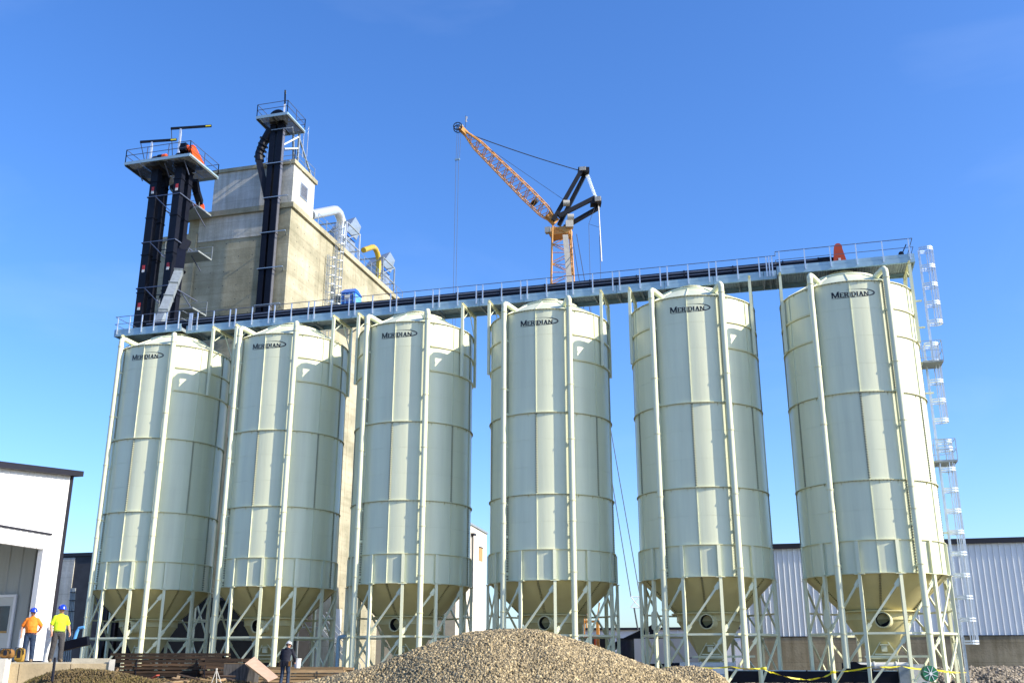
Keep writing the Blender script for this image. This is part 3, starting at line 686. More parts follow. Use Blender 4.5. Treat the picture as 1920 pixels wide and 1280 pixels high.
for i, (lb, xa, xb) in enumerate(ELV):
    t = thing('bucket_elevator', lb, 'elevator', (0,0,0), 'bucket elevators')
    trunk(t, xa, xb, 6.0, 6.5, 0.0, 37.6); trunk(t, xa, xb, 7.0, 7.5, 0.0, 37.6)
    m = MB(); pf = [(5.9,0),(7.6,0),(7.6,.55)]+[(6.75+.85*math.cos(a), .55+.85*math.sin(a)*.8) for a in np.linspace(0, math.pi, 10)]+[(5.9,.55)]
    m.prism([(y-6.75, z) for y, z in pf], (xa-.1,6.75,37.9), (0,1,0), (0,0,1), (1,0,0), xb-xa+.2); m.build('head', 'navy', t)
    if i == 1:
        pf = [(-1.15,.25),(1.15,.25),(1.2,.6),(.4,1.25)]+[(.0+.45*math.cos(a), 1.0+.45*math.sin(a)) for a in np.linspace(.4, math.pi, 6)]+[(-1.0,.7)]
        m = MB(); m.prism([(-1.0,.62),(-.85,1.12),(-.5,1.16),(1.0,.30),(1.05,.1),(.8,.0),(-.75,.3)], (-4.62,6.4,37.95), (0,1,0), (0,0,1), (1,0,0), .24); m.build('drive_guard', 'orange_guard', t)
        MB().box(-5.35,-4.85,5.3,6.2,38.6,39.2).build('motor', 'navy', t); MB().tube([(-5.5,5.75,38.9),(-4.9,5.75,38.9)], .32, 14).build('motor', 'navy', t, smooth=40)
        MB().tube([(-4.98,5.6,38.9),(-4.76,5.6,38.9)], .2, 14).build('pulley_cover', 'orange_guard', t, smooth=40)
    else:
        m = MB(); m.tube([(-7.35,5.6,38.4),(-6.95,5.6,38.4)], .22, 14); m.build('motor', 'navy', t, smooth=40); MB().tube([(-6.95,5.6,38.4),(-6.65,5.6,38.4)], .22, 14).build('pulley_cover', 'orange_guard', t, smooth=40)
        MB().box(-7.5,-6.6,5.3,5.9,38.0,38.18).build('motor_base', 'galv', t)
    for z in (36.0, 29.5, 26.5): MB().box(xa+.2,xa+.42,5.985,5.998,z-.2,z+.15).build('warning_label', 'red_label', t); 
    for z in (36.0, 29.5, 26.5): MB().box(xa+.2,xa+.42,5.985,5.997,z-.42,z-.202).build('warning_label', 'steel_white', t)
    # spouts
    if i == 1:
        m = MB(); m.bar((-5.6,8.0,37.4),(-5.8,8.7,36.8),.5,.5); m.bar((-5.8,8.7,36.8),(-6.4,10.2,36.6),.5,.45); m.build('upper_spout', 'navy', t)
        e0, e1, e2, e3 = atY(352,452,5.6), atY(341,470,5.4), atY(336,508,4.6), atY(305,588,1.0)
        m = MB(); m.bar(e0, e1, .6, .55); m.bar(e1, e2, .6, .55); m.build('elbow_spout', 'navy', t)
        c_ = MB(); c_.bar(e2, e3, .58, .4); c_.build('grey_chute', 'galv_dull', t)
        c_ = MB(); c_.bar(e3+Vector((0,0,-.02)), (e3.x+.05,.45,22.4),.55,.4); c_.build('chute_foot', 'galv_dull', t)
        for u in (.03,.35,.65,.97): p = e2.lerp(e3, u); d_ = (e3-e2).normalized(); MB().bar(p-d_*.03, p+d_*.03, .65, .6).build('chute_flange', 'galv_dull', t)
    else:
        m = MB(); m.bar((-7.2,7.5,36.9),(-6.0,8.4,35.2),.55,.55); m.build('upper_spout', 'navy', t)
hp = thing('head_platform', 'wide grated platform on top of the two left bucket elevators', 'platform', (0,0,0))
platform(hp, -9.84, -4.21, 5.0, 9.0, 37.95)
for xa in (-9.0,-6.6,-4.9): MB().bar((xa,6.2,36.9),(xa,5.4,37.75),.06).build('knee_brace', 'rail_dark', hp)
# bracing frames and landings between the trunks
fr = thing('elevator_bracing', 'galvanized bracing frames and landings tying the two left elevators together', 'frame', (0,0,0))
for z in (35.3, 31.5, 27.8, 24.6):
    for y in (5.95, 7.55): MB().bar((-8.2,y,z),(-5.3,y,z),.06).build('tie', 'rail_dark', fr)
    for x in (-8.2,-5.35): MB().bar((x,5.95,z),(x,9.6,z),.08).build('tie', 'rail_dark', fr)
    MB().bar((-7.5,5.95,z),(-6.05,5.95,z-1.4),.05).build('brace', 'rail_dark', fr)
    MB().bar((-5.4,7.6,z),(-5.3,9.6,z-1.2),.06).build('brace', 'rail_dark', fr)
for z in (31.2, 26.6):
    MB().box(-7.4,-4.4,7.7,9.6,z-.12,z).build('landing', 'galv_dull', fr); railing(fr, [(-7.4,7.75),(-7.4,9.55),(-4.4,9.55)], z, 1.05, 'galv', 1.5)
boxpart('landing', 'galv_dull', fr, -8.3,-6.1,9.7,11.65,35.9,36.05); railing(fr, [(-8.3,9.75),(-6.15,9.75)], 36.05, 1.05, 'galv', 1.0); railing(fr, [(-8.3,9.75),(-8.3,11.6)], 36.05, 1.05, 'galv', 1.0)
MB().bar((-7.3,7.7,27.6),(-5.4,7.7,29.6),.2,.2).build('catwalk_brace', 'navy', fr)
rv = thing('rotary_valve', 'small dark red valve housing on the landing by the concrete roof', 'valve', (-6.75,10.6,36.05)); rv.scale = (.75,.75,.75)
m = MB(); m.tube([(-.4,0,.45),(.5,0,.45)], .42, 16); m.build('housing', 'red_guard', rv, smooth=40); MB().box(-.5,.6,-.4,.4,0,.18).build('base', 'navy', rv)
# davit cranes
def davit(label, x, y, z, h, l0, l1, ang):
    t = thing('davit_crane', label, 'davit', (x,y,z), 'davits on the elevator platforms', ang)
    MB().box(-.07,.07,-.07,.07,0,h).build('post', 'galv_bright', t)
    MB().box(-l0,l1,-.06,.06,h,h+.18).build('boom', 'crane_black', t)
    MB().bar((-l0+.05,0,h),(-.35,0,.2),.045).build('stay', 'rope', t)
    MB().box(l1-.45,l1-.02,-.063,.063,h+.04,h+.14).build('yellow_end', 'tape', t); MB().box(-.25,.25,-.2,.2,0,.1).build('base', 'galv_dull', t)
davit('larger black davit boom over the left elevator platform, yellow tip', -6.35, 6.6, 38.0, 3.3, .85, 2.5, R_(8))
davit('smaller black davit boom at the left end of the elevator platform', -8.4, 6.0, 38.0, 2.1, 1.0, 2.0, R_(8))

# the tall single elevator against the concrete building
te = thing('bucket_elevator', 'tallest black bucket elevator, running up the front of the concrete building', 'elevator', (0,0,0), 'bucket elevators')
trunk(te, -1.08, -.62, 11.05, 11.5, 0.0, 43.3); trunk(te, -.42, .06, 11.05, 11.5, 0.0, 43.3)
for x in (.075,): boxpart('trunk_side_strip', 'navy_line', te, .065, .10, 11.1, 11.45, 22, 42.9)
for z in np.arange(24.5, 43, 3.05): MB().bar((-1.2,11.0,z),(1.0,11.0,z-.0),.06).build('tie_bar', 'galv', te); MB().bar((1.0,11.0,z),(.6,11.9,z),.06).build('tie_bar', 'galv', te)
m = MB(); pf = [(-1.15,0),(.15,0),(.15,.5)]+[(-.5+.68*math.cos(a), .5+.6*math.sin(a)) for a in np.linspace(0, math.pi, 10)]
m.prism(pf, (0,10.9,43.5), (1,0,0), (0,0,1), (0,1,0), .75); m.build('head', 'navy', te)
m = MB(); m.tube([(-1.1,11.3,43.0),(-1.75,11.3,41.9),(-2.0,11.2,40.9),(-1.9,11.2,40.2)], [.42,.36,.34,.36], 10); m.build('elbow_spout', 'navy', te)
m = MB(); m.bar((-1.95,11.2,40.2),(-1.15,11.6,36.9),.6,.5); m.build('spout', 'navy', te)
for z in (42.2,41.7,41.3,40.9,40.5): MB().tube([(-1.62-(42.2-z)*.22,11.28,z),(-1.66-(42.2-z)*.22,11.28,z-.08)], .46, 10).build('spout_band', 'navy', te)
tp = thing('head_platform', 'small grated platform on top of the tallest elevator', 'platform', (0,0,0))
platform(tp, -1.78, .95, 10.0, 13.1, 43.55)
for p, q in (((.2,13.0,40.45),(.2,12.6,43.3)),((.6,12.9,40.45),(.6,12.9,43.3))): MB().bar(p, q, .14).build('support_post', 'galv_dull', tp)
for p, q in (((.6,12.9,42.9),(.6,15.6,40.5)),((-.4,11.6,41.5),(.6,12.8,42.9)),((.1,11.5,41.2),(.6,12.9,41.9))): MB().bar(p, q, .12).build('support_brace', 'galv_dull', tp)
for dx in (.0,.4): MB().box(.85+dx-.02,.85+dx+.02,13.2,13.24,41.2,44.0).build('ladder_rail', 'galv_bright', tp)
davit('short steep black davit on the tallest elevator platform', .0, 11.2, 43.6, 1.6, .9, 1.9, R_(-62))

# ================================================================== luffing crane behind the silos
def lattice(t, a0, a1, w0, w1, side, up, bays, m_, rc, rl, nm='chord'):
    """square lattice box from a0 to a1; side/up unit vectors; w0,w1 lists of (u, width) give half widths along it"""
    a0, a1 = Vector(a0), Vector(a1); side, up = Vector(side), Vector(up)
    def wid(u): return float(np.interp(u, w0, w1))/2
    C = [(-1,-1),(1,-1),(1,1),(-1,1)]
    us = np.linspace(0, 1, bays+1)
    P = [[a0.lerp(a1, u)+side*(c[0]*wid(u))+up*(c[1]*wid(u)) for u in us] for c in C]
    for c in range(4): MB().tube(P[c], rc, 6).build(nm, m_, t)
    for f in range(4):
        A, B = P[f], P[(f+1)%4]
        for i in range(bays):
            p, q = (A[i], B[i+1]) if i % 2 == 0 else (B[i], A[i+1])
            MB().tube([p, q], rl, 4).build('lacing', m_, t)
            if i % 2 == 0 and i: MB().tube([A[i], B[i]], rl, 4).build('lacing', m_, t)
    return P
def crane():
    D = 130.
    t = thing('tower_crane', 'orange lattice luffing crane with black A-frame rising behind the walkway', 'crane', (0,0,0))
    foot = atD(1040, 415, D); tip = atD(869, 246, D-4)
    fw = Vector((-sY, cY, 0)); rt = Vector((cY, sY, 0))
    ax = (tip-foot).normalized(); sd = ax.cross(Vector(fw)).normalized(); upv = sd.cross(ax).normalized()
    # turn the boom box a little about its axis so that two faces show
    s2 = (sd*math.cos(.5)+upv*math.sin(.5)); u2 = (upv*math.cos(.5)-sd*math.sin(.5))
    lattice(t, foot, tip, [0,.10,.3,.85,1], [.5,1.6,1.75,1.35,.35], s2, u2, 26, 'crane_orange', .085, .052)
    e = foot+ax*1.3
    m = MB(); m.bar(foot-ax*.3, e, .9, 1.0); m.build('boom_foot', 'crane_orange', t)
    MB().tube([foot+ax*3.6+upv*.2, foot+ax*4.2+upv*.2], .55, 14).build('winch_drum', 'crane_black', t, smooth=40)
    # head sheaves
    m = MB(); m.bar(tip-ax*.6, tip+ax*.7, .7, .6); m.build('boom_head', 'crane_orange', t)
    for k in (-.35, 0.35):
        c = tip+ax*.9+sd*.2; mm = MB(); mm.tube([c+(rt*math.cos(g)+Vector((0,0,1))*math.sin(g))*.6+fw*k for g in np.linspace(0, 2*math.pi, 19)], .07, 6, cap=False); [mm.bar(c+fw*k, c+fw*k+(rt*math.cos(g)+Vector((0,0,1))*math.sin(g))*.58, .05) for g in np.linspace(0, 2*math.pi, 6, endpoint=False)]; mm.build('sheave', 'crane_black', t)
    MB().box(tip.x-.5,tip.x-.1,tip.y-.2,tip.y+.2,tip.z+.5,tip.z+1.0).build('head_box', 'crane_grey', t)
    fl = atD(873, 218, D-4); MB().tube([tip+Vector((.3,0,.5)), fl+Vector((0,0,.1))], .03, 5).build('flag_pole', 'rope', t)
    MB().add([fl, fl+Vector((.35,0,-.15)), fl+Vector((.15,.02,-.65)), fl+Vector((.3,0,-1.0)), fl+Vector((-.05,0,-.9))], [(0,4,3,2,1)]).build('flag', 'strap_white', t)
    # mast
    top = atD(1052, 430, D); bot = Vector((top.x+.35, top.y, 0))
    lattice(t, bot, top, [0,.86,1], [4.6,3.1,2.5], rt, fw, 40, 'crane_orange', .11, .06, 'mast_leg')
    m = MB(); m.bar(top+Vector((-1.5,0,-.6)), top+Vector((1.4,0,-.6)), 2.2, 1.1); m.build('slew_deck', 'crane_orange', t)
    m = MB(); m.bar(top+rt*.95+Vector((0,-1.4,.1)), top+rt*2.0+Vector((0,-1.4,.1)), 1.0, 1.0); m.build('machine_box', 'crane_grey', t)
    p = atD(1060, 440, D-2); q = atD(1068, 530, D-2); m = MB(); m.bar(p, q+(q-p)*.25, .75, .08, up=fw); m.build('access_panel', 'crane_grey', t)
    MB().box(top.x-2.0,top.x-1.2,top.y-1.6,top.y-.8,top.z-.9,top.z-.1).build('cab', 'crane_grey', t)
    # A-frame: two black pairs
    A0, A1 = atD(1042,418,D), atD(1094,322,D); B0, B1 = atD(1052,416,D), atD(1119,380,D)
    for k, off in ((-1.0,-.55),(1.0,.65)):
        o = rt*off*.95+fw*k
        MB().bar(A0+o*.8, A1+o*.55, .55, .55).build('a_frame_leg', 'crane_black', t); MB().bar(B0+o*.8+Vector((0,0,-.5*k)), B1+o*.5+Vector((0,0,-.55*k)), .55, .55).build('back_strut', 'crane_black', t)
    MB().bar(A1-rt*.8, A1+rt*.8, 1.6, .7).build('a_frame_head', 'crane_black', t); MB().bar(B1-rt*.9, B1+rt*.6, 1.5, .8).build('strut_head', 'crane_black', t)
    MB().box(A1.x-.4,A1.x+.5,A1.y-1.0,A1.y-.85,A1.z-.25,A1.z+.3).build('sheave_box', 'crane_grey', t); MB().box(B1.x-.1,B1.x+.75,B1.y-1.0,B1.y-.8,B1.z-.2,B1.z+.5).build('sheave_box', 'crane_grey', t)
    for a in (atD(1062,381,D-1.2), atD(1070,407,D-1.2)): MB().tube([a-rt*.45, a+rt*.45], .45, 14).build('winch', 'crane_grey', t, smooth=40)
    # ropes
    def rope(p, q, r=.03, sag=0., m_='rope', nm='rope'):
        pts = [p.lerp(q, u)+Vector((0,0,-sag*4*u*(1-u))) for u in np.linspace(0, 1, 9 if sag else 2)]; MB().tube(pts, r, 5).build(nm, m_, t)
    rope(tip+upv*.3, A1, .07, .25, nm='pendant'); rope(tip, atD(1056,374,D), .03)
    for k in range(5): rope(A1+rt*(.1+.12*k), B1+rt*(-.2+.16*k)+fw*(-.6+.3*k), .025, m_='galv')
    hk = atD(857.5, 299, D-4)
    for dx in (-.22,.05,.34): rope(tip+ax*.9+rt*dx, Vector((hk.x+dx*.9, hk.y, hk.z)), .022)
    MB().box(hk.x-.35,hk.x+.35,hk.y-.1,hk.y+.1,hk.z-.12,hk.z+.12).build('spreader', 'galv_blue', t)
    for dx in (-.2,.2): rope(Vector((hk.x+dx,hk.y,hk.z)), Vector((hk.x+dx*.6-.15,hk.y,1.0)), .026)
    for px0, py0, px1, py1, r in ((1122,384,1128,490,.09),(1117,384,1104,420,.03)): rope(atD(px0,py0,D), atD(px1,py1,D), r, m_='strap_white' if r > .05 else 'rope')
    rope(atD(1104,420,D), Vector((atD(1104,420,D).x, atD(1104,420,D).y, 2)), .03); rope(atD(1124,440,D), Vector((atD(1124,440,D).x, atD(1124,440,D).y, 2)), .03)
    rope(atD(1104,420,D), atD(1123,426,D), .025)
    # long hanging lines down to the spreader by the telehandler
    e1, e2 = atD(1183,1118,100), atD(1200,1118,100)
    rope(atD(1072,439,D), e1, .045); rope(atD(1081,439,D), e2, .045)
    for a, b in ((e1,e2),(e1,atD(1190,1128,100)),(e2,atD(1190,1128,100)),(atD(1190,1128,100),atD(1183,1138,100)),(atD(1190,1128,100),atD(1201,1139,100)),(atD(1183,1138,100),atD(1201,1139,100))): rope(a, b, .04, m_='strap_white')
    rope(atD(1189,1139,100), atD(1196,1180,100), .08)
crane()

# ================================================================== metal-clad shed on the right
def shed_right():
    t = thing('metal_shed', 'long grey ribbed metal shed on a concrete base behind the right-hand silos', 'building', (0,0,0))
    Y, z0, z1, x0, x1 = 20., 2.92, 8.85, 33.6, 80.
    boxpart('base_wall', 'concrete_base', t, x0, x1, Y-.12, Y+18, 0, z0-.06)
    boxpart('base_flashing', 'trim_black', t, x0-.02, x1+.02, Y-.16, Y+.1, z0-.058, z0)
    boxpart('core_wall', 'grey_siding', t, x0+.05, x1-.05, Y+.1, Y+17.9, z0+.01, z1)
    pm = MB(); pw = .74                                     # one siding sheet with two trapezoid ribs
    prof = [(0,0),(.28,0),(.30,-.045),(.335,-.045),(.355,0),(.64,0),(.66,-.045),(.695,-.045),(.715,0),(.735,0)]
    vs = [(x, y, 0) for x, y in prof]+[(x, y, z1-z0) for x, y in prof]; n = len(prof)
    pm.add(vs, [(i, i+1, n+i+1, n+i) for i in range(n-1)]); me = pm.mesh('siding_sheet', 'grey_siding')
    k = int((x1-x0)/pw)
    for i in range(k): put(me, 'siding_sheet', t, (x0+i*pw, Y+.06+random.uniform(0,.004), z0+.004))
    boxpart('roof_fascia', 'trim_black', t, x0-.2, x1+.2, Y-.15, Y+18.2, z1, z1+.34)
shed_right()

# white rendered block between the third and fourth silo
def white_block():
    t = thing('white_block', 'white rendered building with a small boarded window between the third and fourth silos', 'building', (0,0,0))
    m = MB(); m.add([(8,16,0),(14,16,0),(14,23.6,0),(8,23.6,0),(8,16,11.35),(14,16,11.35),(14,23.6,11.0),(8,23.6,11.0)], [(3,2,1,0),(4,5,6,7),(0,1,5,4),(1,2,6,5),(2,3,7,6),(3,0,4,7)]); m.build('wall', 'block_white', t)
    m = MB(); m.add([(7.9,15.9,11.352),(14.1,15.9,11.352),(14.1,23.7,11.0),(7.9,23.7,11.0),(7.9,15.9,11.5),(14.1,15.9,11.5),(14.1,23.7,11.15),(7.9,23.7,11.15)], [(3,2,1,0),(4,5,6,7),(0,1,5,4),(1,2,6,5),(2,3,7,6),(3,0,4,7)]); m.build('roof_edge', 'galv_dull', t)
    w_ = boxpart('window', 'lamp_tan', t, 14.003, 14.03, 21.55, 22.45, 8.75, 9.75); boxpart('window_head', 'trim_black', w_, 14.003, 14.06, 21.5, 22.5, 9.75, 9.82)
    MB().tube([(14.12,19.55,10.5),(14.12,19.55,5.5)], .06, 8).build('downpipe', 'trim_black', t); MB().box(14.0,14.25,19.4,20.0,10.45,10.6).build('pipe_head', 'trim_black', t)
white_block()

# far low building and yard clutter seen under the silos
fb = thing('far_building', 'far low pale building with a dark roof edge beyond the yard', 'building', (0,0,0))
boxpart('wall', 'white_siding', fb, -10, 33, 66, 80, 0, 4.75); boxpart('roof_edge', 'trim_black', fb, -10.3, 33.3, 65.7, 80.3, 4.75, 5.0)
for i in range(9): boxpart('wall_rib', 'grey_siding', fb, -8+i*4.6, -7.85+i*4.6, 65.9, 65.99, 0, 4.7)
bd = thing('dark_building', 'building with shade painted dark and a concrete strip painted sunlit behind the left shed', 'building', (0,0,0))
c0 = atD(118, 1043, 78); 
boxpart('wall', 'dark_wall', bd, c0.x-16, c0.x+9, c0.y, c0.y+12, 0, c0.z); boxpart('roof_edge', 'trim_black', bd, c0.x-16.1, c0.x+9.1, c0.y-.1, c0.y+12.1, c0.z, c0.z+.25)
boxpart('sunlit_strip', 'concrete_pale', bd, c0.x+.1, c0.x+1.15, c0.y-.06, c0.y-.003, 0, c0.z-.1)  # wall shade and the strip's sunlit tone are both painted in

def wheel(t, p, r, w_, ax=(0,1,0)):
    p = Vector(p); a = Vector(ax); ty = MB().tube([p-a*w_/2, p+a*w_/2], r, 18).build('wheel', 'rubber', t, smooth=40); MB().tube([p-a*(w_/2+.01), p+a*(w_/2+.01)], r*.5, 12).build('rim', 'crane_grey', ty, smooth=40)
def telehandler():
    o = atD(1195, 1238, 88); t = thing('telehandler', 'dark telehandler with raised black boom between the fourth and fifth silos', 'telehandler', (o.x, o.y, 0))
    MB().box(-2.6,2.2,-1.1,1.1,.75,1.6).build('chassis', 'navy', t)
    m = MB(); m.box(-1.4,.1,-1.05,.0,1.6,3.0); m.build('cab', 'glass', t); MB().box(-1.5,.2,-1.1,.05,3.0,3.12).build('cab_roof', 'navy', t)
    for x in (-1.45,.15):
        for y in (-1.08,.03): MB().box(x-.05,x+.05,y-.05,y+.05,1.6,3.0).build('cab_post', 'navy', t)
    MB().bar((-2.4,.4,2.3),(.9,.4,3.75),.5,.55).build('boom', 'navy', t); MB().bar((.7,.4,3.7),(1.5,.4,4.1),.36,.4).build('boom_extension', 'navy', t)
    m = MB(); m.box(1.2,1.6,-.6,1.3,.9,4.0); m.build('carriage', 'navy', t); MB().box(-3.1,-2.4,-1.0,1.0,.9,3.2).build('counterweight', 'navy', t)
    for x in (-1.8,1.4):
        for y in (-1.15,1.15): wheel(t, (x,y,.62), .62, .42)
    MB().bar((-2.6,-1.0,2.0),(1.4,-1.0,2.05),.06,.06).build('side_rail', 'navy', t)
telehandler()
def lift():
    o = atD(1109, 1238, 80); t = thing('boom_lift', 'orange machine with upright mast seen under the fourth silo', 'lift', (o.x, o.y, 0))
    MB().box(-.9,.9,-.9,.9,.5,1.4).build('chassis', 'crane_orange', t)
    for x in (-.55,.55): MB().box(x-.1,x+.1,-.15,.15,1.4,4.7).build('mast', 'crane_orange', t)
    for z in (2.0,3.1,4.2): MB().box(-.45,.45,-.1,.1,z-.08,z+.08).build('cross_bar', 'crane_orange', t)
    MB().box(-.5,.45,-.7,-.2,1.4,3.2).build('cab', 'red_guard', t); MB().box(-.42,.36,-.71,-.702,2.1,3.0).build('window', 'glass', t)
    MB().bar((.55,0,4.6),(.75,0,5.6),.08).build('beacon_post', 'crane_orange', t)
    for x in (-.7,.7):
        for y in (-.9,.9): wheel(t, (x,y,.45), .45, .3)
lift()
tr = atD(1255, 1238, 84); t = thing('trailer', 'white box trailer in the yard behind the fifth silo', 'trailer', (tr.x, tr.y, 0))
MB().box(-2.6,3.2,-1.2,1.2,1.1,3.0).build('box', 'white_siding', t); MB().box(-2.6,3.2,-1.25,1.25,.95,1.1).build('sill', 'navy', t); MB().box(-2.6,3.2,-1.21,1.21,3.0,3.05).build('roof_edge', 'trim_black', t)
for x in (1.2,2.3): wheel(t, (x,-1.0,.5), .5, .3); wheel(t, (x,1.0,.5), .5, .3)
MB().box(-2.2,-2.0,-1.0,-.8,0,.95).build('landing_leg', 'navy', t)

# added near-black block standing in for deep shade behind the left silos
an = thing('shade_block', 'added low black block for deep shade behind the legs of the two left silos', 'building', (0,0,0))
for i in range(15): boxpart('shade_sheet', 'shade_block', an, -9.5+i*.98, -8.54+i*.98, 8.0, 8.06, .2, 5.2)
boxpart('core', 'shade_block', an, -9.5, 5.2, 8.07, 11.0, 0, 5.15); boxpart('roof_edge', 'trim_black', an, -9.7, 5.4, 7.85, 11.02, 5.2, 5.4)
# steel stair behind the second silo
def stair():
    t = thing('steel_stair', 'galvanized steel stair with railing behind the second silo', 'stair', (10.3, 8.0, 0))
    for y in (0,.9): MB().bar((0,y,.1),(-3.0,y,3.4),.06,.25).build('stringer', 'galv_bright', t)
    for i in range(12): MB().box(-.25*i-.32,-.25*i-.05,.03,.87,.27*i+.28,.27*i+.32).build('tread', 'galv', t)
    for y in (0,.9): MB().bar((0,y,1.1),(-3.0,y,4.4),.05).build('hand_rail', 'galv_bright', t)
    for i in range(4): MB().box(-1.0*i-.03,-1.0*i+.03,-.03,.03,.3+1.1*i,1.1+1.1*i).build('rail_post', 'galv_bright', t)
    MB().box(-4.6,-3.0,-.1,1.0,3.35,3.45).build('landing', 'galv', t)
    for x in (-4.5,-3.1): MB().box(x-.05,x+.05,-.05,.05,0,3.35).build('landing_post', 'galv', t)
stair()
# drain pipe between the second and third silos
t = thing('drain_pipe', 'dark blue bent pipe standing between the second and third silos', 'pipe', (0,0,0))
a = atY(635,1193,-1.0); b = atY(666,1193,-1.0)
MB().tube([(a.x,-1,.05),(a.x,-1,a.z-.12),(a.x+.06,-1,a.z-.03),(a.x+.15,-1,a.z),(b.x,-1,b.z)], .11, 12).build('pipe', 'galv_blue', t, smooth=40); MB().tube([(a.x,-1,a.z-.5),(a.x,-1,a.z-.4)], .15, 12).build('pipe_flange', 'galv_blue', t, smooth=40)


# ================================================================== white shed on the left
def shed_left():
    t = thing('white_shed', 'white ribbed metal shed with black trim and open bay at left', 'building', (0,0,0))
    X, Yf, Yn, Yo, zt, zo, z0 = 11.9, -23.0, -31.5, -24.0, 8.02, 5.06, 1.32
    sl = .0935                                            # the roof line falls towards the viewer
    def roofz(y): return zt-.20+(y-Yf)*sl
    # ribbed front sheets above the bay
    y = Yf-.09
    def sheet(ya, yb, z_lo):
        m = MB(); n = max(1, round((yb-ya)/.30)); vs = []; prof = []
        for i in range(n):
            a = ya+(yb-ya)*i/n; s_ = (yb-ya)/n; prof += [(a,0),(a+s_*.72,0),(a+s_*.78,.022),(a+s_*.92,.022),(a+s_*.98,0)]
        prof.append((yb,0)); k = len(prof)
        vs = [(X+.01+d, y_, z_lo) for y_, d in prof]+[(X+.01+d, y_, roofz(y_)) for y_, d in prof]
        m.add(vs, [(i, i+1, k+i+1, k+i) for i in range(k-1)]); m.build('siding_sheet', 'white_siding', t)
    ys = list(np.arange(Yn, Yo-.2, .9))+[Yo]
    for a, b in zip(ys[:-1], ys[1:]): sheet(a+.004, b-.004, zo+.02)
    sheet(Yo+.004, Yf-.12, z0)
    MB().box(X-.2,X+.005,Yn,Yf-.1,zo,roofz(Yn)-.05).build('core_wall', 'white_siding', t); MB().box(X-.2,X+.004,Yo,Yf-.1,z0,zo-.001).build('core_wall', 'white_siding', t)
    MB().box(X-.05,X+.07,Yf-.12,Yf,z0-.1,zt-.2).build('corner_trim', 'trim_black', t)
    m = MB(); a, b = Yn, Yf+.25
    m.add([(X-14,a,roofz(a)),(X+.28,a,roofz(a)),(X+.28,b,roofz(b)),(X-14,b,roofz(b)),(X-14,a,roofz(a)+.2),(X+.28,a,roofz(a)+.2),(X+.28,b,roofz(b)+.2),(X-14,b,roofz(b)+.2)], [(3,2,1,0),(4,5,6,7),(0,1,5,4),(1,2,6,5),(2,3,7,6),(3,0,4,7)]); m.build('roof_edge', 'trim_black', t)
    MB().box(X+.03,X+.07,Yn,-23.72,5.58,5.64).build('head_flashing', 'trim_black', t)
    # side walls and the inner wall of the bay with its door
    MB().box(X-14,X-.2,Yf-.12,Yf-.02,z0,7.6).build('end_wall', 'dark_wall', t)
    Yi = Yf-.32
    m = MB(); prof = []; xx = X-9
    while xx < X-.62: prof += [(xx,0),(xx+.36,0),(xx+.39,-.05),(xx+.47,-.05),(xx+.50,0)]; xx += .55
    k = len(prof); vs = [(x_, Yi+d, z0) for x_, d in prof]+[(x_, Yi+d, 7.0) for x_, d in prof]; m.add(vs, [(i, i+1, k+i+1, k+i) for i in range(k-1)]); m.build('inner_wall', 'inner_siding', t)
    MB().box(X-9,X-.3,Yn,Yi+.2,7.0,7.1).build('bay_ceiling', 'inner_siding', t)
    MB().box(X-.24,X-.205,Yi-.05,Yo+.0,z0,zo).build('jamb_shade', 'dark_void', t)  # black strip painting the shade inside the bay opening
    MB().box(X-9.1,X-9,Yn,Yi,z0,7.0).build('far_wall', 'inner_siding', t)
    dx0, dx1 = X-2.35, X-1.42
    d = MB().box(dx0,dx1,Yi-.10,Yi-.055,z0+.02,z0+2.15).build('door', 'door_white', t)
    MB().box(dx0+.25,dx1-.12,Yi-.115,Yi-.102,z0+1.0,z0+1.85).build('door_window', 'glass', d)
    MB().box(dx0+.25,dx1-.12,Yi-.125,Yi-.102,z0+.93,z0+.995).build('window_sill', 'lamp_tan', d)
    MB().box(dx0+.06,dx0+.12,Yi-.15,Yi-.102,z0+.98,z0+1.05).build('door_handle', 'trim_black', d)
    for a, b, c, e in ((dx0-.10,dx0-.005,z0,z0+2.25),(dx1+.005,dx1+.10,z0,z0+2.25),(dx0-.0,dx1+.0,z0+2.155,z0+2.25)): MB().box(a,b,Yi-.13,Yi-.06,c,e).build('door_frame', 'white_siding', d)
    return t
shed_left()
